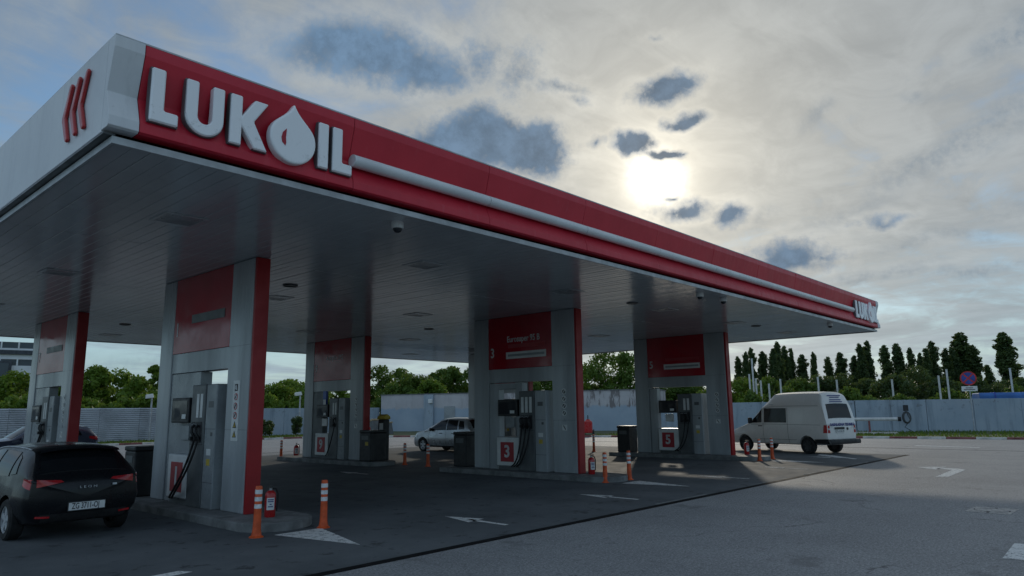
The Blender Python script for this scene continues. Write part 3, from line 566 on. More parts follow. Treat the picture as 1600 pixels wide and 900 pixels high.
# ------------------------------------------------------------------ small equipment
def extinguisher(x, y, z, label, s=1.):
    t = thing('fire_extinguisher', label, 'fire extinguisher', (x, y, z), R(-25), 'red fire extinguishers')
    MB().lathe([(.085, .0), (.095, .015), (.095, .46), (.085, .52), (.055, .56), (.03, .575)], n=20).build('cylinder', 'ext_red', t, smooth=True)
    MB().lathe([(.028, .575), (.028, .62), (.02, .63)], n=12).build('valve', 'steel', t)
    MB().box(-.02, .02, -.12, .05, .635, .65).box(-.018, .018, -.13, .02, .665, .678).build('handle', 'ink', t)
    MB().tube([(.03, 0, .61), (.09, .0, .60), (.125, 0, .50), (.125, 0, .3), (.115, 0, .12)], .014, 8).build('hose', 'rubber', t, smooth=True)
    v = MB(); n = 8; pts = []
    for z_ in (.16, .42): pts.append([(.097 * math.sin(R(a)), -.097 * math.cos(R(a)), z_) for a in np.linspace(-42, 42, n)])
    l = v.grid(pts).build('paper_label', 'plate_white', t, smooth=True)
    for z_, w in ((.37, 30), (.33, 30), (.27, 10), (.22, 26)):
        MB().grid([[(.0985 * math.sin(R(a)), -.0985 * math.cos(R(a)), z_ + dz_) for a in np.linspace(-w, w, 6)] for dz_ in (0, .022)]).build('print_line', 'ink_blue', l)
    t.scale = (s, s, s * .80); return t
extinguisher(6.56, 11.68, .15, 'large red fire extinguisher with white label beside the nearest orange bollard', .97)
extinguisher(16.36, 11.95, .15, 'red fire extinguisher standing before the red strip of portal three', 1.0)
extinguisher(26.45, 12.0, .15, 'red fire extinguisher on the right island, in front of the van wheel', 1.0)
extinguisher(16.9, 28.1, .06, 'dark red fire extinguisher left of portal nine beside a bollard', 1.1)
def bollard(x, y, label, tilt=0.):
    t = thing('bollard', label, 'bollard', (x, y, .004), random.uniform(0, 6), 'orange flexible bollards')
    MB().lathe([(.11, .0), (.11, .012), (.078, .03), (.063, .12), (.056, .40), (.052, .765), (.045, .78), (.02, .782)], n=18).build('body', 'orange', t, smooth=True)
    for z_ in (.44, .55, .66): MB().lathe([(.0575, z_), (.0562, z_ + .065)], n=18).build('reflective_band', 'reflective', t, smooth=True)
    t.rotation_euler = (R(tilt), 0, t.rotation_euler[2]); return t
for x, y, lb, tl in ((5.83, 10.76, 'orange bollard with white bands nearest the camera, before the large extinguisher', 1.), (7.02, 10.73, 'orange bollard with white bands behind the nearest white triangle', 0.), (15.93, 11.2, 'orange bollard left of the middle island triangle', 0),
  (16.91, 11.08, 'orange bollard right of the middle island triangle', -1.), (25.5, 11.1, 'striped bollard left of the pair in front of the van', 1.), (26.7, 11.12, 'striped bollard right of the pair in front of the van', 0), (17.05, 20.9, 'dark banded bollard in front of the silver car bonnet', 0),
  (17.0, 19.55, 'banded bollard between the silver car wheel and the black bin', 0), (16.3, 28.3, 'thin dark bollard left of portal nine', 0), (27.2, 19.7, 'bollard by the red trolley, seen right of portal three', 0)): bollard(x, y, lb, tl)
def bin_(x, y, z, label, w=.32, h=1.08, d=.3, yellow=False):
    t = thing('waste_bin', label, 'bin', (x, y, z), 0, 'black bins at the island ends')
    MB().prism([(-w, -d), (w, -d), (w, d), (-w, d)], 'z', 0.002, h - .1).build('body', 'black_plastic', t, bevel=.03)
    MB().box(-w - .012, w + .012, -d - .012, d + .012, h - .098, h).build('lid', 'black_plastic', t, bevel=.025)
    MB().box(-w - .008, -w - .001, -d * .6, d * .6, h - .35, h - .2).build('flap', 'panel_dark', t)
    if yellow: MB().box(-w - .006, -w - .001, -.2, -.02, h - .55, h - .42).build('sticker', 'yellow', t)
    return t
bin_(6.5, 17.15, .15, 'black bin between the black hatchback and portal one'); bin_(16.55, 17.1, .15, 'black bin left of portal three, hiding the silver car tail', .33, 1.10); bin_(25.9, 17.0, .15, 'black bin at the left end of island five')
bin_(16.4, 21.98, .15, 'wide black bin right of portal nine with yellow sticker', .36, 1.12, .34, True)
t = thing('service_column', 'tall black service column with yellow top beside portal nine', 'service column', (16.92, 22.02, .151))
MB().prism([(-.12, 0.), (.12, 0.), (.12, 1.5), (-.12, 1.5)], 'y', -.2, .2).build('body', 'black_plastic', t, bevel=.03); MB().prism([(-.15, 1.502), (.15, 1.502), (.13, 1.62), (.0, 1.70), (-.13, 1.62)], 'y', -.24, .24).build('top', 'yellow', t, bevel=.03)
MB().box(-.128, -.121, -.12, .1, 1.12, 1.36).build('sticker', 'plate_white', t)
for x, y, s, lb in ((37.6, 50.6, 1., 'upright dark crate with tan rim, left one by the grey building'), (38.9, 50.2, .8, 'leaning dark crate with tan rim, right one by the grey building')):
    t = thing('crate', lb, 'crate', (x, y, 0), R(20)); P = [(-.6 * s, 0), (.6 * s, 0), (.75 * s, .9 * s), (-.35 * s, 1.35 * s)]
    MB().prism(P, 'x', -.5 * s, .5 * s).build('body', 'panel_dark', t, bevel=.03); MB().prism([(-.43 * s, 1.27 * s), (.80 * s, .82 * s), (.80 * s, .95 * s), (-.40 * s, 1.42 * s)], 'x', -.55 * s, .55 * s).build('rim', 'wood_tan', t, bevel=.02)
    MB().box(-.52 * s, -.505 * s, -.2, .2, .35 * s, .7 * s).build('label_plate', 'tail_red', t)
# red wheeled trolley
t = thing('extinguisher_trolley', 'red wheeled box trolley with black handle by the peeling wall', 'trolley', (43.6, 32.2, 0), R(35))
MB().prism([(-1.1, .25), (.9, .25), (1.0, .95), (-1.0, 1.1)], 'y', -.45, .45).build('box', 'ext_red', t, bevel=.04); MB().lathe([(.2, .3), (.22, .4), (.22, 1.1), (.12, 1.22)], (1.15, -.1, 0), 16).build('cylinder', 'ext_red', t, smooth=True)
MB().tube([(1.0, -.1, 1.1), (1.0, -.1, 1.4), (1.2, -.1, 1.5), (1.4, -.1, 1.4), (1.42, -.1, 1.1)], .03).build('handle', 'rubber', t, smooth=True)
for sx in (-.8, 1.1):
    for sy in (-.5, .5): MB().cyl((sx, sy - .06, .22), (sx, sy + .06, .22), .22, n=18).build('wheel', 'rubber', t)

# ------------------------------------------------------------------ walls, fence and roadside things
def wall_run(name, label, pts, h, th, m, cap=None, cat='wall'):
    t = thing(name, label, cat, (0, 0, 0)); P = [Vector((x, y, 0)) for x, y in pts]
    for a, c in zip(P[:-1], P[1:]):
        d = (c - a); n = max(1, round(d.length / 3.0)); dn = d.normalized(); nn = Vector((-dn.y, dn.x, 0))
        for k in range(n):
            p = a + d * (k / n) + dn * .012; q = a + d * ((k + 1) / n) - dn * .012; z = h + random.uniform(-.015, .015); off = nn * random.uniform(-.012, .012)
            v = [p + off - nn * th / 2, q + off - nn * th / 2, q + off + nn * th / 2, p + off + nn * th / 2]
            MB().prism([(w.x, w.y) for w in v], 'z', -.05, z).build('wall_panel', m, t, bevel=.012, seg=1)
    return t
wall_run('boundary_wall', 'low blue grey concrete wall behind the van along the right side', [(55.4, 33.2), (55.4, 26.2), (56.8, 17.1), (59.05, 12.9), (62.4, 7.6), (69, -4)], 2.36, .25, 'wall_paint')
wall_run('boundary_wall', 'low blue grey wall behind the shrubs between portals one and nine', [(23.9, 58.3), (31, 58.3), (44.6, 58.9)], 2.42, .25, 'wall_paint')
# utility building: its long wall faces the forecourt
ub = thing('utility_building', 'flat grey utility building with peeling upper wall and blue door', 'building', (0, 0, 0))
A, B_ = Vector((44.5, 58.4, 0)), Vector((55.2, 33.0, 0)); dn = (B_ - A).normalized(); nn = Vector((-dn.y, dn.x, 0)); Lw = (B_ - A).length
def bpt(s, o, z=0): p = A + dn * s + nn * o; return (p.x, p.y)
MB().prism([bpt(0, 0), bpt(Lw, 0), bpt(Lw, 6), bpt(0, 6)], 'z', -.05, 3.62).build('wall', 'wall_peeling', ub)
MB().prism([bpt(-.06, -.06), bpt(Lw + .06, -.06), bpt(Lw + .06, 6.06), bpt(-.06, 6.06)], 'z', 3.622, 3.70).build('roof', 'kerb_concrete', ub)
d_ = MB().prism([bpt(7.0, -.05), bpt(8.15, -.05), bpt(8.15, -.003), bpt(7.0, -.003)], 'z', .05, 2.45).build('door', 'panel_grey', ub, bevel=.01)
MB().prism([bpt(7.85, -.1), bpt(8.0, -.1), bpt(8.0, -.051), bpt(7.85, -.051)], 'z', 1.15, 1.22).build('handle', 'steel', d_)
MB().prism([bpt(4.9, -.28), bpt(5.9, -.28), bpt(5.9, -.003), bpt(4.9, -.003)], 'z', 0, 3.60).build('pilaster', 'wall_paint', ub)
fl = MB().prism([bpt(5.5, -.55), bpt(5.9, -.55), bpt(5.9, -.285), bpt(5.5, -.285)], 'z', 2.75, 3.15).build('floodlight', 'plate_white', ub, bevel=.03)
MB().prism([bpt(11.6, -.06), bpt(13.2, -.06), bpt(13.2, -.003), bpt(11.6, -.003)], 'z', 1.55, 2.25).build('notice_board', 'plate_white', ub)
nb_ = MB().prism([bpt(11.6, -.075), bpt(13.2, -.075), bpt(13.2, -.061), bpt(11.6, -.061)], 'z', 2.05, 2.24).build('notice_header', 'sign_blue', ub)
for k in range(3):
    for j in range(2): MB().prism([bpt(11.75 + .48 * k, -.07), bpt(12.12 + .48 * k, -.07), bpt(12.12 + .48 * k, -.061), bpt(11.75 + .48 * k, -.061)], 'z', 1.62 + .2 * j, 1.76 + .2 * j).build('notice_sheet', 'panel_grey', ub)
MB().prism([bpt(14.2, -.12), bpt(14.6, -.12), bpt(14.6, -.003), bpt(14.2, -.003)], 'z', 1.5, 1.75).build('meter_box', 'panel_dark', ub)
MB().prism([bpt(20.6, -.15), bpt(20.75, -.15), bpt(20.75, -.003), bpt(20.6, -.003)], 'z', 0, 3.0).build('downpipe', 'galv', ub)
# corrugated fence
fe = thing('corrugated_fence', 'silver horizontally ribbed metal fence behind the dark blue car', 'fence', (0, 0, 0))
ribm = {}
n_r = 17; pit = 2.42 / n_r
for k in range(13):
    x0 = -12 + 2.75 * k; x1 = x0 + 2.74
    sh = MB().prism([(56.96, .05), (57.04, .05), (57.04, 2.46), (56.96, 2.46)], 'x', x0, x1).build('fence_panel', 'panel_grey', fe)
    if x0 < 6: continue
    for r in range(n_r):
        z = .06 + pit * r
        if r not in ribm: ribm[r] = MB().prism([(56.955, z), (56.90, z + pit * .28), (56.90, z + pit * .62), (56.955, z + pit * .97)], 'x', 0, 2.73).mesh('rib', 'fence_metal')
        o = link('rib', ribm[r], sh); o.location.x = x0
for x in np.arange(-12, 24, 2.75): MB().box(x - .05, x + .05, 57.05, 57.15, -.05, 2.5).build('fence_post', 'galv', fe)
def lamp_post(x, y, h, label):
    t = thing('floodlight_post', label, 'lamp post', (x, y, 0), R(160), 'short posts with floodlights')
    MB().cyl((0, 0, -.02), (0, 0, h), .075, .06, 12).build('pole', 'galv', t, smooth=True); MB().cyl((0, 0, 0), (0, 0, .06), .16, n=14).build('base', 'galv', t)
    MB().prism([(-.28, -.1), (.28, -.18), (.28, .12), (-.2, .2)], 'y', -.2, .2).build('floodlight', 'plate_white', t, bevel=.03).location = (.15, 0, h + .08)
    MB().box(.30, .44, -.18, .18, h - .07, h + .17).build('glass', 'lamp_clear', t)
lamp_post(21.5, 56.2, 3.25, 'grey floodlight post in front of the ribbed metal fence'); lamp_post(33.2, 54.9, 3.5, 'grey floodlight post behind the shrubs, left of portal nine')
for (x, y, z), lb in zip([(62.2,27.5,4.9),(62.3,27.2,6.3),(62.4,27.0,4.5),(62.5,26.6,4.3),(62.8,26.0,4.0),(63.2,25.1,4.4),(64.3,22.2,4.5),(64.8,20.8,4.2),(65.9,16.7,4.1),(66.7,13.4,4.3),(66.8,12.8,4.8),(67.5,8.6,4.7)],
    ['leftmost pale post of the cluster beyond the van windscreen', 'tallest pale post of the cluster beyond the van windscreen', 'middle pale post of the cluster beyond the van windscreen', 'fourth pale post of the cluster beyond the van windscreen', 'rightmost pale post of the cluster beyond the van windscreen', 'pale post rising behind the front of the van roof', 'pale post rising behind the middle of the van roof', 'pale post rising behind the rear of the van roof', 'lone pale post between the van and the round road sign', 'shorter pale post just left of the round road sign', 'taller pale post touching the left of the round road sign', 'pale post behind the blue roof at the right edge']):
    t = thing('fence_post', lb, 'post', (x, y, 0), 0, 'pale posts behind the wall')
    MB().prism([(-.065, -.065), (.065, -.065), (.055, .065), (-.055, .065)], 'z', -.1, z).build('shaft', 'pole_white', t, bevel=.015); MB().box(-.07, .07, -.07, .07, z - .02, z + .03).build('cap', 'pole_white', t)
# no-stopping sign
t = thing('road_sign', 'round blue and red no stopping sign with white plate before the wall', 'road sign', (58.6, 9.95, .05), R(98))
MB().cyl((0, 0, 0), (0, 0, 4.1), .035, n=10).build('pole', 'galv', t); Z = 3.72
def disc(name, r, y, m, par): return MB().lathe([(r, -.006), (r, .006)], (0, 0, 0), 32, 'x').build(name, m, par)
rd = disc('sign_face', .50, 0, 'sign_red', t); rd.location = (0, 0, Z); rd.rotation_euler = (0, 0, R(90)); rd.location.y = .05
bd = disc('blue_field', .41, 0, 'sign_blue', rd); bd.location.x = .008
for a in (45, -45): o = MB().box(.008, .016, -.40, .40, -.045, .045).build('cross_bar', 'sign_red', rd); o.rotation_euler = (R(a), 0, 0); o.location.x = .0 + .0015 * (a > 0)
pl = MB().box(-.47, .47, .04, .06, 2.82, 3.17).build('sub_plate', 'plate_white', t)
for z_, w in ((3.05, .22), (2.93, .34)): MB().box(-w, w, .0605, .064, z_ - .025, z_ + .025).build('print_line', 'ink', pl)
# pipe barrier, hose station, blue vehicle
t = thing('pipe_barrier', 'white horizontal pipe on a red post beside the van rear', 'barrier', (52.3, 15.3, .05), R(-70))
MB().cyl((-2.2, 0, 1.0), (2.1, 0, 1.0), .11, n=14).build('pipe', 'pole_white', t, smooth=True); MB().cyl((2.1, 0, 1.0), (2.3, 0, 1.0), .15, n=14).build('end_cap', 'rubber', t)
MB().box(.3, .42, -.06, .06, 0, .9).build('post', 'kerb_red', t); MB().box(-1.8, -1.68, -.06, .06, 0, .9).build('post', 'kerb_red', t); MB().box(-.8, 2.0, -.4, .4, .0, .14).build('slab', 'kerb_white', t)
t = thing('hose_station', 'black box with a coiled hose hung on the right wall', 'hose reel', (57.95, 14.0, 0), R(-62))
MB().box(-.16, .16, -.22, -.04, 1.55, 1.98).build('box', 'ink', t, bevel=.02)
for k in range(4): MB().tube([((.28 - .03 * k) * math.cos(a), -.14 - .03 * k, 1.08 + (.42 - .03 * k) * math.sin(a)) for a in np.linspace(0, 2 * math.pi, 25)], .032, 6).build('hose_coil', 'panel_dark' if k % 2 else 'rubber', t, smooth=True)
MB().tube([(0, -.15, 1.5), (.2, -.2, .9), (-.2, -.22, .4), (.3, -.3, .06)], .025, 6).build('hose_tail', 'rubber', t, smooth=True)
t = thing('covered_trailer', 'long bright blue vehicle roof showing above the wall at right edge', 'trailer', (66.3, 4.0, 0), R(-68))
MB().prism([(-1.2, 1.0), (1.2, 1.0), (1.2, 2.62), (1.0, 2.80), (-1.0, 2.80), (-1.2, 2.62)], 'x', -7, 7).build('body', 'blue_roof', t, bevel=.06)
for k in range(-6, 7, 2): MB().prism([(-1.22, 1.0), (1.22, 1.0), (1.22, 2.63), (1.01, 2.82), (-1.01, 2.82), (-1.22, 2.63)], 'x', k - .05, k + .05).build('rib', 'sign_blue', t)
for k in (-5, -4, 4, 5):
    for s in (-1.05, 1.05): MB().cyl((k, s - .15, .5), (k, s + .15, .5), .5, n=18).build('wheel', 'rubber', t)
MB().box(-6.8, 6.8, -.5, .5, .8, .998).build('chassis', 'panel_dark', t)
# far office block, left
t = thing('office_block', 'pale office block with dark roof band and ribbon windows at far left', 'building', (26, 149, 0), R(-14))
for k in range(5):
    z = 2.9 * k
    MB().box(-14, 10.5, -6, 6, z - .1, z + 1.75).build('spandrel', 'bld_white', t); MB().box(-13.8, 10.3, -5.8, 5.8, z + 1.751, z + 2.80).build('window_band', 'bld_glass', t)
    for x in np.arange(-13.9, 10.5, 2.4): MB().box(x - .12, x + .12, -6.02, -5.75, z + 1.752, z + 2.799).build('mullion', 'bld_white', t)
MB().box(-14.4, 10.9, -6.4, 6.4, 12.3, 13.0).build('roof', 'bld_dark', t)
MB().box(2.2, 7.0, -6.6, -5.7, 7.6, 11.2).build('bay_frame', 'bld_dark', t); MB().box(2.6, 6.6, -6.7, -6.61, 8.0, 10.8).build('bay_window', 'bld_glass', t)
for x in (-9, -3, 1, 4, 7): MB().box(x - .7, x + .7, -1, 1, 13.0, 13.9).build('roof_unit', 'panel_dark', t)
MB().cyl((10.2, -5, 13), (10.2, -5, 19), .12, .05).build('antenna', 'panel_dark', t)

# ------------------------------------------------------------------ vehicles
def pchip(xs, ys):
    xs = np.array(xs, float); ys = np.array(ys, float); h = np.diff(xs); d = np.diff(ys) / h; m = np.zeros(len(xs))
    m[0], m[-1] = d[0], d[-1]
    for i in range(1, len(xs) - 1):
        if d[i - 1] * d[i] > 0: w1, w2 = 2 * h[i] + h[i - 1], h[i] + 2 * h[i - 1]; m[i] = (w1 + w2) / (w1 / d[i - 1] + w2 / d[i])
    def f(x):
        i = int(np.clip(np.searchsorted(xs, x) - 1, 0, len(h) - 1)); t = min(1, max(0, (x - xs[i]) / h[i]))
        return (2*t**3-3*t**2+1)*ys[i] + (t**3-2*t**2+t)*h[i]*m[i] + (-2*t**3+3*t**2)*ys[i+1] + (t**3-t**2)*h[i]*m[i+1]
    return f
class Car:
    """body lofted along +Y (rear at y=0); columns: y, zs, ws, zm, wm, zb, wb, zr, wr, zc"""
    def __init__(s, st, dome=(.07, .1)):
        s.st = st; s.L = st[-1][0]; ys = [q[0] for q in st]; s.fn = [pchip(ys, [q[k] for q in st]) for k in range(1, 10)]; s.dome = dome
    def P(s, y): return [f(y) for f in s.fn]
    def side_x(s, y, z):
        zs, ws, zm, wm, zb, wb, zr, wr, zc = s.P(y)
        if z <= zb:
            t = np.interp(z, [zs, zs + .08, (zs + zm) / 2, zm, (zm + zb) / 2, zb], [ws * .96, ws, ws * .35 + wm * .65, wm, wm * .62 + wb * .38, wb]); return float(t)
        t = min(1, (z - zb) / max(.01, zr - zb)); return wb + (wr - wb) * t + .035 * 4 * t * (1 - t)
    def top_z(s, y, x):
        zs, ws, zm, wm, zb, wb, zr, wr, zc = s.P(y); k = min(1, abs(x) / wr); return zr + (zc - zr) * (1 - k ** 2.4)
    def half(s, y):
        zs, ws, zm, wm, zb, wb, zr, wr, zc = s.P(y); pts = [(0, zs), (ws * .85, zs)]
        for z in (zs + .04, zs + .08, (zs + zm) / 2, (zs + 3 * zm) / 4, zm, (zm * 3 + zb) / 4, (zm + zb) / 2, (zm + 3 * zb) / 4, zb): pts.append((s.side_x(y, z), z))
        for z in np.linspace(zb, zr, 8)[1:-1]: pts.append((s.side_x(y, z), z))
        for k in (1., .93, .8, .6, .4, .2, 0.): pts.append((wr * k, s.top_z(y, wr * k)))
        return pts
    def cap(s, end, x, z):
        y = 0. if end == 0 else s.L; zs, ws, zm, wm, zb, wb, zr, wr, zc = s.P(y); c = (zs + zc) / 2
        lo, hi = 0., 1.3; hw = lambda zz: s.side_x(y, zz) if zz < zr else wr * max(0, 1 - (zz - zr) / max(.01, zc - zr)) ** .5
        k = max(abs(z - c) / ((zc - zs) / 2), abs(x) / max(.05, s.side_x(y, min(zb, max(zs + .1, z))))); k = min(1, k)
        return -s.dome[0] * (1 - k ** 3) if end == 0 else s.L + s.dome[1] * (1 - k ** 3)
    def body(s, m, root, wheels, wr_):
        ys = np.unique(np.concatenate([np.linspace(0, s.L, 64), [q[0] for q in s.st]])); V = MB(); rings = []
        for y in ys:
            h = s.half(y); rings.append([(x, y, z) for x, z in h] + [(-x, y, z) for x, z in h[-2:0:-1]])
        n = len(rings[0])
        def shrink(ring, k, end):
            zs_ = [p[2] for p in ring]; c = (min(zs_) + max(zs_)) / 2; out = []
            for (x, y, z) in ring: out.append((x * k, y + (-s.dome[0] if end == 0 else s.dome[1]) * (1 - k ** 3), c + (z - c) * k))
            return out
        full = [shrink(rings[0], k, 0) for k in (.02, .4, .7, .88, .96)] + rings + [shrink(rings[-1], k, 1) for k in (.96, .88, .7, .4, .02)]
        v = [p for r in full for p in r]; f = [(i * n + k, i * n + (k + 1) % n, (i + 1) * n + (k + 1) % n, (i + 1) * n + k) for i in range(len(full) - 1) for k in range(n)]
        f += [tuple(range(n))[::-1], tuple((len(full) - 1) * n + k for k in range(n))]
        V.add(v, f); me = V.mesh('body', m, True); o = bpy.data.objects.new('body', me); C.objects.link(o)
        cut = MB()
        for (y, hw) in wheels:
            for sx in (-1, 1): cut.cyl((sx * (hw - .30), y, wr_), (sx * (hw + .3), y, wr_), wr_ + .065, n=28)
        cme = cut.mesh('cut', None); co = bpy.data.objects.new('cut', cme); C.objects.link(co)
        bo = o.modifiers.new('b', 'BOOLEAN'); bo.object = co; bo.operation = 'DIFFERENCE'; bo.solver = 'EXACT'
        bpy.context.view_layer.update(); me2 = bpy.data.meshes.new_from_object(o.evaluated_get(bpy.context.evaluated_depsgraph_get()))
        bpy.data.objects.remove(o); bpy.data.objects.remove(co)
        if len(me2.polygons) < 500: me2 = me
        me2.name = 'body'
        for p in me2.polygons: p.use_smooth = True
        o = link('body', me2, root); o.data.set_sharp_from_angle(angle=R(32)); return o
    def _patch(s, name, m, root, P, inn, skirt=.012):
        a, b_ = len(P), len(P[0]); V = MB(); V.grid(P); idx = [(0, j) for j in range(b_)] + [(i, b_ - 1) for i in range(1, a)] + [(a - 1, j) for j in range(b_ - 2, -1, -1)] + [(i, 0) for i in range(a - 2, 0, -1)]
        k0 = len(V.v); n = len(idx); V.v += [tuple(Vector(P[i][j]) + Vector(inn) * skirt) for i, j in idx]
        for q in range(n): i, j = idx[q]; i2, j2 = idx[(q + 1) % n]; V.f.append((i * b_ + j, i2 * b_ + j2, k0 + (q + 1) % n, k0 + q))
        return V.build(name, m, root, smooth=True)
    def side(s, name, m, root, sx, c, off=.010, nu=10, nv=8):
        P = []
        for i in range(nv + 1):
            v = i / nv; row = []
            for j in range(nu + 1):
                u = j / nu; y = (c[0][0] * (1 - u) + c[1][0] * u) * (1 - v) + (c[3][0] * (1 - u) + c[2][0] * u) * v; z = (c[0][1] * (1 - u) + c[1][1] * u) * (1 - v) + (c[3][1] * (1 - u) + c[2][1] * u) * v
                row.append((sx * (s.side_x(y, z) + off), y, z))
            P.append(row)
        return s._patch(name, m, root, P, (-sx, 0, 0))
    def top(s, name, m, root, c, off=.008, nu=10, nv=8, inn=(0, 0, -1)):
        P = []
        for i in range(nv + 1):
            v = i / nv; row = []
            for j in range(nu + 1):
                u = j / nu; y = c[0] + (c[1] - c[0]) * v; hw = c[2] + (c[3] - c[2]) * v; x = -hw + 2 * hw * u; z = s.top_z(y, x)
                e = .01; sl_ = (s.top_z(y + e, x) - s.top_z(y - e, x)) / (2 * e); nl = math.hypot(1, sl_); row.append((x, y - off * sl_ / nl, z + off / nl))
            P.append(row)
        return s._patch(name, m, root, P, inn)
    def end(s, name, m, root, e, c, off=.006, nu=6, nv=4, skirt=.03):
        P = []; d = -1 if e == 0 else 1
        for i in range(nv + 1):
            v = i / nv; row = []
            for j in range(nu + 1):
                u = j / nu; x = (c[0][0] * (1 - u) + c[1][0] * u) * (1 - v) + (c[3][0] * (1 - u) + c[2][0] * u) * v; z = (c[0][1] * (1 - u) + c[1][1] * u) * (1 - v) + (c[3][1] * (1 - u) + c[2][1] * u) * v
                row.append((x, s.cap(e, x, z) + d * off, z))
            P.append(row)
        return s._patch(name, m, root, P, (0, -d, 0), skirt)
    def wheel(s, root, x, y, r, w, rim='alloy', spokes=5):
        t = link('wheel', None, root); t.location = (x, y, r); sx = 1 if x > 0 else -1
        MB().lathe([(r * .66, -w / 2), (r * .92, -w / 2), (r, -w * .36), (r, w * .36), (r * .92, w / 2), (r * .66, w / 2)], n=30, ax='x', caps=False).build('tyre', 'rubber', t, smooth=True)
        rb = MB(); rb.lathe([(r * .67, -w * .2), (r * .67, w * .2)], n=24, ax='x'); rb.build('rim_well', 'hub_dark', t)
        o = MB(); o.lathe([(r * .17, sx * w * .1), (r * .15, sx * w * .42)], n=14, ax='x')
        k_ = 24; f0 = sx * w * .40
        for k in range(spokes):
            a = 2 * math.pi * k / spokes; ca, sa = math.cos(a), math.sin(a)
            q = [(-.028 - .02, .0), (.048, .0), (.036, r * .66), (-.036, r * .66)]; pts = [(u * ca - v * sa, u * sa + v * ca) for u, v in q]; o.prism(pts, 'x', f0 - sx * .03, f0)
        for k in range(k_):
            a0, a1 = 2 * math.pi * k / k_, 2 * math.pi * (k + 1) / k_; p = [(rr * math.cos(a), rr * math.sin(a)) for rr, a in ((r * .6, a0), (r * .675, a0), (r * .675, a1), (r * .6, a1))]; o.prism(p, 'x', f0 - sx * .04, f0 + sx * .006)
        o.build('rim', rim, t); return t
    def seam(s, root, sx, pts, m='rubber', w=.008):
        P = [(sx * (s.side_x(y, z) + .001), y, z) for (y0, z0), (y1, z1) in zip(pts[:-1], pts[1:]) for y, z in ((y0 + (y1 - y0) * k / 8, z0 + (z1 - z0) * k / 8) for k in range(9))]; P = [p for i, p in enumerate(P) if i == 0 or p != P[i - 1]]; return MB().tube(P, w * .6, 5).build('panel_gap', m, root)
# --- black hatchback, rear towards us
lb = [(0.0,.30,.66,.62,.79,.90,.75,.95,.70,.99),(.10,.27,.74,.62,.845,.935,.785,1.03,.71,1.075),(.30,.24,.78,.62,.87,.945,.81,1.20,.66,1.25),(.52,.22,.80,.62,.885,.94,.82,1.34,.61,1.40),(.85,.22,.80,.62,.885,.93,.825,1.385,.60,1.445),(1.7,.21,.80,.60,.875,.92,.82,1.405,.61,1.465),(2.35,.21,.80,.60,.875,.91,.815,1.36,.62,1.43),
 (2.75,.21,.80,.60,.875,.91,.82,1.18,.68,1.25),(3.2,.21,.80,.58,.88,.90,.82,.93,.74,1.0),(3.8,.20,.78,.55,.87,.80,.78,.84,.68,.90),(4.2,.20,.72,.50,.80,.66,.68,.70,.60,.74),(4.32,.24,.62,.45,.70,.58,.60,.60,.52,.63)]
cr = thing('black_hatchback', 'black hatchback seen from behind, refuelling at the nearest pump', 'car', (4.05, 12.98, 0), R(2))
K = Car(lb, (.10, .12)); WH = [(.76, .885), (3.34, .885)]; K.body('black_paint', cr, WH, .315)
for y, hw in WH:
    for sx in (-1, 1): K.wheel(cr, sx * .77, y, .315, .21)
K.top('rear_window', 'glass_dark', cr, (.07, .50, .64, .53)); K.top('windscreen', 'glass_dark', cr, (2.45, 3.12, .56, .64))
for sx in (-1, 1):
    K.side('window', 'glass_dark', cr, sx, [(1.75, .95), (2.85, .95), (2.32, 1.33), (1.78, 1.36)]); K.side('window', 'glass_dark', cr, sx, [(.95, .97), (1.68, .95), (1.70, 1.36), (1.0, 1.34)]); K.side('window', 'glass_dark', cr, sx, [(.62, 1.02), (.88, .99), (.92, 1.30), (.80, 1.26)], nu=4)
    K.side('taillight', 'tail_red', cr, sx, [(.01, .80), (.20, .86), (.22, .96), (.02, .95)], nu=4)
    x0 = sx
    K.end('taillight', 'tail_red', cr, 0, [(sx * .34, .895), (sx * .70, .83), (sx * .70, .945), (sx * .38, .925)], .010)
    K.end('reflector', 'tail_red', cr, 0, [(sx * .50, .36), (sx * .68, .37), (sx * .68, .40), (sx * .50, .39)], .012)
    mr = MB().prism([(-.02, .0), (.14, .02), (.12, .14), (-.02, .15)], 'y', 0, .1).build('mirror', 'black_paint', cr, bevel=.03); mr.location = (sx * .84 if sx > 0 else -.96, 2.62, .93)
    K.seam(cr, sx, [(1.71, .3), (1.71, .6), (1.71, .92)]); K.seam(cr, sx, [(2.9, .3), (2.9, .6), (2.86, .9)])
    MB().tube([(sx * (K.side_x(y, K.P(y)[6]) + .004), y, K.P(y)[6] + .005) for y in np.linspace(.7, 2.4, 12)], .012, 6).build('roof_trim', 'alloy', cr)
    K.end('headlight', 'lamp_clear', cr, 1, [(sx * .35, .50), (sx * .60, .52), (sx * .58, .60), (sx * .38, .57)], .012)
sp = MB(); sp.grid([[(x, y, K.top_z(.55, x * .96) + .02 - (.45 - y) * .10 + dz_) for x in np.linspace(-.58, .58, 11)] for y, dz_ in ((.62, .0), (.34, .0), (.30, -.03), (.40, -.045))]); sp.build('roof_spoiler', 'black_paint', cr, smooth=True)
K.end('rear_bumper_insert', 'rubber', cr, 0, [(-.6, .30), (.6, .30), (.62, .42), (-.62, .42)], .006)
pl = MB().box(-.26, .26, -.124, -.112, .455, .57).build('number_plate', 'plate_white', cr); text('ZG 3711-OJ', .125, 'ink', pl, (-.02, -.1255, .513), *FRONTFACE, name='plate_characters', extrude=.001, sx=.63, bold=.002)
MB().box(-.275, .275, -.112, -.10, .44, .585).build('plate_frame', 'black_plastic', cr); text('L E O N', .05, 'alloy', cr, (.0, -.118, .80), *FRONTFACE, name='badge_lettering', extrude=.004, sx=1.5)
MB().box(.36, .42, -.118, -.10, .80, .83).build('badge', 'alloy', cr)
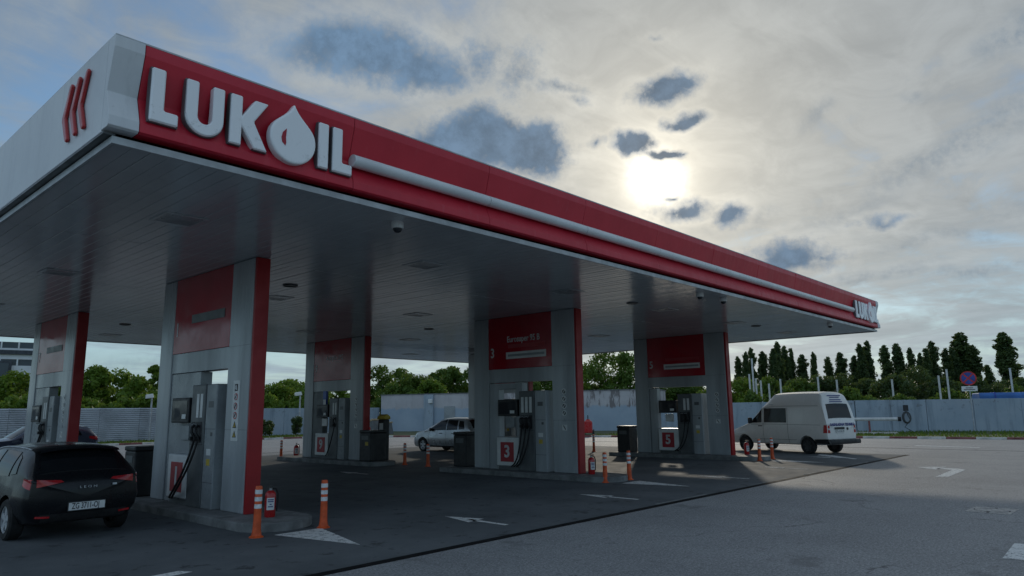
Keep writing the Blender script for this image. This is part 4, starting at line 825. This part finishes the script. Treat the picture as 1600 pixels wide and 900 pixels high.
# --- silver hatchback, nose to the left
ls = [(0.0,.34,.70,.66,.78,.98,.74,1.03,.68,1.08),(.10,.28,.75,.66,.83,1.02,.78,1.17,.67,1.25),(.33,.24,.78,.66,.865,1.04,.81,1.44,.62,1.51),(.6,.22,.79,.64,.87,1.03,.82,1.53,.60,1.59),(1.5,.22,.79,.62,.87,1.0,.82,1.58,.61,1.64),(2.0,.22,.79,.62,.87,.98,.81,1.55,.61,1.61),(2.45,.22,.79,.62,.87,.97,.82,1.40,.65,1.47),(2.9,.22,.79,.62,.87,.97,.82,1.17,.71,1.24),(3.3,.22,.79,.60,.87,.96,.82,1.00,.74,1.06),(3.75,.21,.77,.58,.85,.90,.78,.93,.69,.98),(4.05,.21,.70,.52,.77,.78,.68,.81,.60,.86),(4.17,.24,.62,.48,.67,.66,.60,.68,.52,.72)]
cs = thing('silver_hatchback', 'silver five door car partly hidden behind the middle portal and bin', 'car', (24.28, 23.98, 0), R(1))
K = Car(ls, (.08, .12)); WH = [(.78, .87), (3.32, .87)]; K.body('silver_paint', cs, WH, .32)
for y, hw in WH:
    for sx in (-1, 1): K.wheel(cs, sx * .76, y, .32, .2)
K.top('rear_window', 'glass_dark', cs, (.06, .38, .62, .56)); K.top('windscreen', 'glass_dark', cs, (2.2, 3.18, .56, .66))
for sx in (-1, 1):
    K.side('window', 'glass_dark', cs, sx, [(1.72, 1.04), (2.95, 1.02), (2.16, 1.47), (1.74, 1.53)]); K.side('window', 'glass_dark', cs, sx, [(.92, 1.06), (1.66, 1.04), (1.68, 1.53), (1.0, 1.50)]); K.side('window', 'glass_dark', cs, sx, [(.45, 1.10), (.84, 1.07), (.9, 1.48), (.62, 1.45)], nu=4)
    K.side('headlight', 'lamp_clear', cs, sx, [(3.72, .68), (4.08, .62), (4.05, .70), (3.74, .80)], nu=4); K.side('taillight', 'tail_red', cs, sx, [(.02, .82), (.2, .84), (.2, 1.0), (.02, .98)], nu=4)
    mr = MB().prism([(-.02, .0), (.14, .02), (.12, .15), (-.02, .16)], 'y', 0, .12).build('mirror', 'black_plastic', cs, bevel=.03); mr.location = (.83 if sx > 0 else -.95, 2.62, .98)
    K.seam(cs, sx, [(1.69, .3), (1.69, .6), (1.69, .97)]); K.seam(cs, sx, [(2.9, .3), (2.9, .6), (2.85, .95)]); K.seam(cs, sx, [(.95, .55), (.9, .8), (.9, .99)])
    K.side('sill', 'black_plastic', cs, sx, [(1.2, .23), (2.9, .23), (2.9, .30), (1.2, .30)], .01, nv=2)
    for y in (1.1, 1.95): K.side('door_handle', 'black_plastic', cs, sx, [(y, .87), (y + .2, .87), (y + .2, .90), (y, .90)], .02, nv=1, nu=3)
MB().cyl((0, .6, 1.55), (0, .45, 1.78), .012, .006, 6).build('antenna', 'rubber', cs)
# --- dark blue sport utility car, rear to the right
lx = [(0.0,.42,.74,.72,.82,1.0,.78,1.05,.72,1.1),(.12,.36,.80,.72,.87,1.04,.82,1.2,.70,1.27),(.42,.30,.83,.72,.90,1.04,.84,1.46,.64,1.51),(.8,.28,.84,.70,.90,1.03,.84,1.52,.62,1.57),(1.8,.28,.84,.68,.90,1.0,.84,1.54,.63,1.60),(2.4,.28,.84,.68,.90,.98,.83,1.47,.64,1.54),(2.75,.28,.84,.68,.90,.98,.84,1.25,.70,1.33),(3.15,.28,.84,.66,.90,.98,.84,1.03,.76,1.1),(3.9,.27,.82,.64,.88,.93,.80,.96,.72,1.02),(4.35,.27,.74,.58,.80,.80,.70,.83,.62,.88),(4.46,.30,.66,.54,.70,.70,.62,.72,.54,.76)]
cb = thing('blue_suv', 'dark blue sport utility car behind the far left portal', 'car', (10.75, 34.4, 0), R(92))
K = Car(lx, (.08, .1)); WH = [(.82, .90), (3.55, .90)]; K.body('navy_paint', cb, WH, .35)
for y, hw in WH:
    for sx in (-1, 1): K.wheel(cb, sx * .79, y, .35, .22)
K.top('rear_window', 'glass_dark', cb, (.08, .46, .62, .54)); K.top('windscreen', 'glass_dark', cb, (2.48, 3.1, .58, .66))
for sx in (-1, 1):
    K.side('window', 'glass_dark', cb, sx, [(1.8, 1.05), (2.85, 1.03), (2.38, 1.42), (1.82, 1.47)]); K.side('window', 'glass_dark', cb, sx, [(.98, 1.08), (1.72, 1.05), (1.75, 1.48), (1.05, 1.46)]); K.side('window', 'glass_dark', cb, sx, [(.62, 1.14), (.9, 1.10), (.95, 1.44), (.78, 1.42)], nu=4)
    K.side('taillight', 'tail_red', cb, sx, [(.01, .92), (.34, 1.0), (.34, 1.10), (.03, 1.08)], .012, nu=4); K.end('taillight', 'tail_red', cb, 0, [(sx * .45, .92), (sx * .74, .90), (sx * .74, 1.05), (sx * .48, 1.05)], .012)
    K.side('headlight', 'lamp_clear', cb, sx, [(4.0, .76), (4.36, .70), (4.33, .80), (4.0, .88)], nu=4); K.seam(cb, sx, [(1.76, .35), (1.76, .7), (1.76, 1.0)]); K.seam(cb, sx, [(2.9, .35), (2.9, .7), (2.86, .98)])
    mr = MB().prism([(-.02, .0), (.14, .02), (.12, .14), (-.02, .15)], 'y', 0, .1).build('mirror', 'navy_paint', cb, bevel=.03); mr.location = (.86 if sx > 0 else -.98, 2.7, 1.0)
    MB().tube([(sx * .60, y, K.top_z(y, .60) + .05) for y in np.linspace(.6, 2.3, 9)], .014, 6).build('roof_rail', 'alloy', cb)
K.end('rear_bumper', 'black_plastic', cb, 0, [(-.66, .44), (.66, .44), (.68, .58), (-.68, .58)], .02); MB().box(-.26, .26, -.1, -.08, .66, .77).build('number_plate', 'plate_white', cb)
# --- high roof van
lv = [(0.0,.42,.82,.78,.91,1.20,.90,1.25,.88,1.29),(.04,.40,.85,.80,.93,1.40,.915,1.48,.87,1.51),(.14,.38,.87,.82,.945,1.80,.905,1.95,.82,1.99),(.28,.37,.88,.84,.95,1.95,.90,2.36,.73,2.42),(.42,.36,.88,.86,.952,1.97,.90,2.46,.70,2.53),(1.6,.35,.88,.86,.952,1.97,.90,2.48,.69,2.56),(2.62,.35,.88,.86,.952,1.97,.90,2.46,.69,2.54),(2.90,.35,.88,.86,.952,1.95,.89,2.24,.72,2.31),(3.2,.35,.88,.86,.952,1.89,.87,1.98,.76,2.05),(3.55,.35,.88,.84,.952,1.58,.88,1.67,.80,1.74),(4.0,.35,.88,.82,.95,1.22,.88,1.28,.82,1.36),(4.6,.34,.86,.76,.93,1.02,.86,1.06,.78,1.13),(5.1,.33,.80,.68,.86,.86,.78,.90,.68,.96),(5.29,.36,.72,.60,.76,.74,.68,.77,.58,.82)]
th_ = R(-18); fv = Vector((math.sin(R(18)), math.cos(R(18)))); rt = Vector((fv.y, -fv.x)); org = Vector((30.4, 11.1)) + rt * .86 - fv * .98
cv = thing('high_roof_van', 'cream white high roof van with blue lettering on its rear door', 'van', (org.x, org.y, 0), th_)
K = Car(lv, (.05, .12)); WH = [(.98, .952), (4.30, .952)]; K.body('van_paint', cv, WH, .34)
for y, hw in WH:
    for sx in (-1, 1): K.wheel(cv, sx * .83, y, .34, .22, 'hub_dark', 8)
K.top('rear_window', 'glass_dark', cv, (.03, .155, .74, .68), inn=(0, 1, 0)); K.top('windscreen', 'glass_dark', cv, (3.2, 3.95, .62, .72))
for sx in (-1, 1):
    K.side('window', 'glass_dark', cv, sx, [(3.28, 1.27), (4.0, 1.25), (3.46, 1.66), (3.28, 1.86)], nu=5); K.side('window', 'glass_dark', cv, sx, [(1.95, 1.27), (3.14, 1.27), (3.14, 1.88), (1.95, 1.88)])
    K.side('blank_panel', 'van_paint', cv, sx, [(.55, 1.27), (1.84, 1.27), (1.84, 1.88), (.55, 1.88)], .004)
    K.side('taillight', 'tail_red', cv, sx, [(.0, .86), (.16, .86), (.12, 1.18), (.0, 1.18)], .012, nu=3); K.end('taillight', 'tail_red', cv, 0, [(sx * .76, .86), (sx * .88, .86), (sx * .86, 1.16), (sx * .78, 1.16)], .012)
    K.end('reverse_lamp', 'lamp_clear', cv, 0, [(sx * .77, .98), (sx * .87, .98), (sx * .87, 1.05), (sx * .77, 1.05)], .018)
    mr = MB().prism([(0, .0), (.20, .02), (.18, .26), (0, .26)], 'y', 0, .12).build('mirror', 'black_plastic', cv, bevel=.03); mr.location = (.93 if sx > 0 else -1.12, 3.78, 1.22)
    for pts in ([(3.2, .42), (3.2, .8), (3.2, 1.26), (3.2, 1.88)], [(1.89, .42), (1.89, .8), (1.89, 1.3), (1.89, 1.9)], [(.3, 1.18), (1.5, 1.19), (3.2, 1.20), (3.9, 1.17)], [(.35, 1.955), (1.5, 1.965), (2.6, 1.96), (3.1, 1.90)], [(1.5, .56), (2.5, .56), (3.7, .56)]): K.seam(cv, sx, pts, 'hub_dark', .01)
    K.side('door_handle', 'black_plastic', cv, sx, [(3.25, 1.10), (3.47, 1.10), (3.47, 1.14), (3.25, 1.14)], .02, nv=1, nu=3)
    K.side('headlight', 'lamp_clear', cv, sx, [(4.85, .80), (5.2, .74), (5.17, .84), (4.86, .95)], nu=4)
b = MB(); b.grid([[(x, -.16 - .06 * (1 - (x / .95) ** 4) + dy_, z) for x in np.linspace(-.95, .95, 15)] for dy_, z in ((.25, .42), (.0, .42), (-.02, .50), (.0, .60), (.25, .62))]); b.build('rear_bumper', 'black_plastic', cv, smooth=True)
for sx in (-1, 1): K.side('bumper_corner', 'black_plastic', cv, sx, [(-.0, .42), (.60, .42), (.60, .60), (.0, .62)], .025, nv=2)
MB().box(-.50, .10, -.075, -.052, 1.0, 1.09).build('plate_recess', 'black_plastic', cv); pl = MB().box(-.44, .08, -.076, -.060, .87, .985).build('number_plate', 'plate_white', cv); text('ZG 2146-DK', .11, 'ink', pl, (-.18, -.0775, .927), *FRONTFACE, name='plate_characters', extrude=.001, sx=.85)
text('RASHLADNA TEHNIKA', .155, 'ink_blue', cv, (.02, -.058, 1.19), *FRONTFACE, name='lettering', extrude=.003, sx=.98, bold=.005)
o = MB().lathe([(.055, -.004), (.055, .004)], (0, 0, 0), 20, 'x').build('badge', 'ink', cv); o.location = (.30, -.07, 1.02); o.rotation_euler[2] = R(90)
for z_, w in ((2.37, .42), (2.30, .30), (2.20, .36), (2.12, .40)):
    y = .14 + (z_ - 1.97) / (.43) * .14
    o = MB().box(-w, w, -.003, .003, -.018, .018).build('print_line', 'ink_blue', cv); o.location = (.0, y - .035, z_); o.rotation_euler[0] = R(-20)
MB().tube([(-.95 + .05, 2.6, 2.02), (-1.05, 2.7, 2.05)], .01).build('gutter_clip', 'panel_grey', cv)

# ------------------------------------------------------------------ trees
def leaf_cloud(name, m, clumps, n, size, up=1.08):
    tot = sum(c[3] ** 2 for c in clumps); V = []; 
    for (cx, cy, cz, r) in clumps:
        k = max(8, int(n * r * r / tot)); d = rng.normal(size=(k, 3)); d /= np.linalg.norm(d, axis=1)[:, None]
        rad = r * rng.uniform(.35, up, (k, 1)) ** .6; c = np.array([cx, cy, cz]) + d * rad * np.array([1, 1, .85])
        nrm = d * .8 + rng.normal(size=(k, 3)) * .7; nrm /= np.linalg.norm(nrm, axis=1)[:, None]
        t = np.cross(nrm, rng.normal(size=(k, 3))); t /= np.linalg.norm(t, axis=1)[:, None]; b_ = np.cross(nrm, t); s = size * rng.uniform(.6, 1.3, (k, 1))
        V.append(np.stack([c - t * s * .5, c + b_ * s * .32, c + t * s * .5, c - b_ * s * .32], 1))
    V = np.concatenate(V).reshape(-1, 3); me = bpy.data.meshes.new(name); F = np.arange(len(V)).reshape(-1, 4)
    me.from_pydata(V.tolist(), [], F.tolist()); me.update(); me.materials.append(MATS[m]); return me
def trunk_mesh(h, r, spread, n=6, col=False):
    b = MB(); pts = [(0, 0, -.1), (random.uniform(-.1, .1), random.uniform(-.1, .1), h * .35), (random.uniform(-.2, .2), random.uniform(-.2, .2), h * .75)]
    for a, c, r0, r1 in zip(pts[:-1], pts[1:], (r, r * .7), (r * .7, r * .3)): b.cyl(a, c, r0, r1, 8)
    for k in range(n):
        a = 6.283 * k / n + random.uniform(-.4, .4); z = h * random.uniform(.25, .6); L = spread * random.uniform(.5, .9)
        b.cyl((0, 0, z), (L * math.cos(a), L * math.sin(a), z + L * (2.2 if col else .9)), r * .35, r * .1, 6)
    return b.mesh('trunk', 'bark', True)
PROT = []
for k in range(6):                                             # unit-height broadleaf crowns, radius about 1, height 1 scaled later
    cl_ = []
    for i in range(34):
        a = random.uniform(0, 6.283); z = random.uniform(-.85, .95); rr = math.sqrt(max(0, 1 - z * z)) * random.uniform(.25, .92) * random.uniform(.8, 1.1)
        cl_.append((rr * math.cos(a), rr * math.sin(a), z * .9, random.uniform(.2, .42)))
    PROT.append(cl_)
def crown_data(k, rx, h, m, nl, size): return leaf_cloud('crown', m, [(x * rx, y * rx, h * .56 + z * h * .43, r * min(rx, h * .45) * 1.05) for x, y, z, r in PROT[k]], nl, size)
TC = {}
def tree(x, y, h, w, label, m, k, group, name='broadleaf_tree'):
    t = thing(name, label, 'tree', (x, y, 0), random.uniform(0, 6.28), group); key = (k, m, round(w / h, 1))
    if key not in TC: TC[key] = (crown_data(k, w, h, m, 6500, .30), trunk_mesh(h, .16, w * .7), h, w)
    cm, tm, h0, w0 = TC[key]; s = (w / w0, w / w0, h / h0); o = link('crown', cm, t); o.scale = s; o = link('trunk', tm, t); o.scale = s
BROAD = [(15.9,71.2,5.6,2.6),(18.6,73.7,5.3,2.4),(19.3,67.3,5.1,2.3),(21.4,67.7,6.3,1.6),(24.6,71.9,6.0,2.2),(23.7,64.8,5.2,1.9),(29.5,76.5,7.4,1.2),(37.0,66.4,5.0,2.3),(41.7,70.6,5.8,2.3),(39.0,62.9,4.8,2.0),(44.6,66.4,5.2,2.4),(53.0,70.3,7.6,2.6),(58.2,72.5,7.8,2.3),(52.9,62.7,6.4,2.4),(61.6,68.3,7.9,1.9),(59.9,64.5,7.5,2.0),(63.1,64.2,7.5,2.4),(51.8,59.4,5.4,2.4),(50.2,63.4,5.3,2.5),(61.9,58.0,5.9,2.8),(62.5,54.4,5.6,2.4),(66.4,53.7,7.1,2.5),(62.1,45.5,6.4,2.2),(63.8,44.3,8.5,3.0),(66.9,43.2,8.4,2.4),(68.8,40.9,6.4,2.7),(67.5,37.6,4.9,2.2),(69.0,36.4,4.5,2.0),(66.6,30.2,4.7,2.1),(78.6,32.4,5.2,2.5),(84.4,31.4,5.2,2.6),(90.2,29.7,5.9,3.4),(91.3,26.4,5.2,2.8),(87.2,22.2,5.2,2.9),(92.6,21.3,6.1,3.6),(90.2,17.9,4.9,2.7),(96.7,15.7,4.9,2.8),(94.0,13.4,4.2,2.4),(97.3,12.1,4.9,2.5)]
def zone(i):
    if i < 7: return 'behind the ribbed fence', 0, 7
    if i < 11: return 'behind the shrub bed wall', 7, 11
    if i < 19: return 'behind the utility building', 11, 19
    if i < 26: return 'behind the peeling wall', 19, 26
    if i < 31: return 'behind the front of the van', 26, 31
    return 'before the poplars at right', 31, 39
for i, (x, y, h, w) in enumerate(BROAD):
    z, a, c = zone(i); look = ('tall' if h > 7 else 'low' if h < 5 else 'rounded', 'bright' if i < 11 or i in (28, 17, 22) else 'dark' if i > 30 else 'mid')
    tree(x, y, h, w, '%s %s green leafy tree %s, %s from left' % (look[0], look[1], z, ordinal(i - a)), {'bright': 'leaf_bright', 'dark': 'leaf_dark', 'mid': 'leaf_mid'}[look[1]], i % 6, 'leafy trees beyond the walls')
def shrub(x, y, h, w, label, m, k, z0=0.):
    t = thing('shrub', label, 'shrub', (x, y, z0), random.uniform(0, 6.28), 'shrubs along the walls'); key = ('s', k, m)
    if key not in TC: TC[key] = (crown_data(k, 1.6, 2.6, m, 2600, .26), trunk_mesh(2.6, .06, 1.))
    o = link('crown', TC[key][0], t); o.scale = (w / 1.6, w / 1.6, h / 2.6); o = link('trunk', TC[key][1], t); o.scale = (w / 1.6, w / 1.6, h / 2.6)
HED = [(9.5, 61), (12.5, 60.5), (15, 61.5), (17.5, 60.3), (20, 61), (22.5, 60.5), (25.5, 61.3), (28.5, 60.8), (31, 61.2), (33.5, 60.6), (36, 61.2), (38.5, 61), (41, 61.3), (43.5, 61.2)]
for i, (x, y) in enumerate(HED): shrub(x, y, random.uniform(3.0, 3.7), random.uniform(1.6, 2.2), 'light green shrub showing over the back fence and wall, %s from left' % ordinal(i), 'leaf_bright', i % 3)
RS = [(60, 31), (61.5, 27), (61.8, 23), (63.0, 19.5), (64.2, 16), (68, 14), (70, 11), (74, 14), (76, 18), (78, 22), (80, 10), (82, 14), (72, 26), (75, 30)]
for i, (x, y) in enumerate(RS): shrub(x, y, random.uniform(2.5, 3.5), random.uniform(1.6, 2.3), 'dark shrub just behind the right boundary wall, %s from left' % ordinal(sorted(RS, key=lambda q: math.atan2(q[0], q[1])).index((x, y))), 'leaf_mid', 3 + i % 3)
shrub(29.3, 53.6, 1.5, .75, 'spindly flowering shrub in the bed left of portal nine', 'leaf_dark', 1); shrub(32.0, 53.2, 1.7, .65, 'upright dark shrub close beside portal nine post', 'leaf_dark', 2)
POP = [(105.7,48.4,9.8,0.6),(104.0,46.4,10.3,0.6),(109.2,47.7,11.3,0.7),(105.8,44.5,10.3,0.8),(104.9,42.5,10.6,0.7),(110.8,44.1,12.1,0.8),(119.8,46.5,12.1,0.8),(118.2,44.8,11.5,0.6),(118.1,43.1,10.4,0.9),(109.5,38.2,10.0,0.5),(115.5,38.2,9.6,0.7),(111.6,35.0,9.9,0.9),(110.4,32.7,9.2,0.7),(109.5,31.5,10.8,0.7),(111.6,31.2,11.3,0.7),(124.6,32.2,11.5,0.9),(123.3,30.1,11.6,0.9),(123.3,28.3,10.8,0.7),(123.5,27.0,9.9,0.6),(113.0,23.9,9.8,0.6),(115.2,23.5,10.9,0.8),(121.1,23.1,10.2,0.7),(123.1,22.5,10.5,0.8),(125.5,21.9,12.8,1.4),(126.2,20.4,10.8,1.0),(112.3,16.7,7.1,0.6),(121.9,15.8,12.0,1.3)]
PP = []
pr = lambda z: float(np.interp(z, [0, .1, .3, .6, .8, .93, 1.], [.35, .75, .95, 1.0, .85, .6, .25]))
for k in range(6):
    cl_ = []
    for i in range(130):
        z = .07 + .93 * (i / 130) ** .9; rr = pr(z) * random.uniform(.0, .8); a = random.uniform(0, 6.283); cl_.append((rr * math.cos(a), rr * math.sin(a), z * 11, random.uniform(.18, .42) * (.35 + pr(z) * .75)))
    for sp_ in range(random.choice((1, 2, 3))):
        a = random.uniform(0, 6.283); q = random.uniform(.3, .7); zt = random.uniform(.80, .98)
        for i in range(9): z = .62 + (zt - .62) * i / 8; cl_.append((q * math.cos(a), q * math.sin(a), z * 11, .34 * (1.1 - i / 10)))
    PP.append((leaf_cloud('crown', 'leaf_dark', cl_, 10000, .30, 1.9), trunk_mesh(11, .13, .5, 9, True)))
plab = sorted(range(len(POP)), key=lambda i: math.atan2(POP[i][0], POP[i][1]))
for r_, i in enumerate(plab):
    x, y, h, w = POP[i]; side = 'left' if r_ < 14 else 'right'; n_ = r_ if r_ < 14 else len(POP) - 1 - r_
    t = thing('poplar_tree', '%s dark columnar poplar on the skyline, %s counted from the %s' % ('broad' if w > 1.2 else 'slim', ordinal(n_), side), 'tree', (x, y, 0), random.uniform(0, 6.28), 'poplars on the skyline')
    cm, tm = PP[i % 6]; s = (w * 1.2, w * 1.2, h / 11); o = link('crown', cm, t); o.scale = s; o = link('trunk', tm, t); o.scale = s
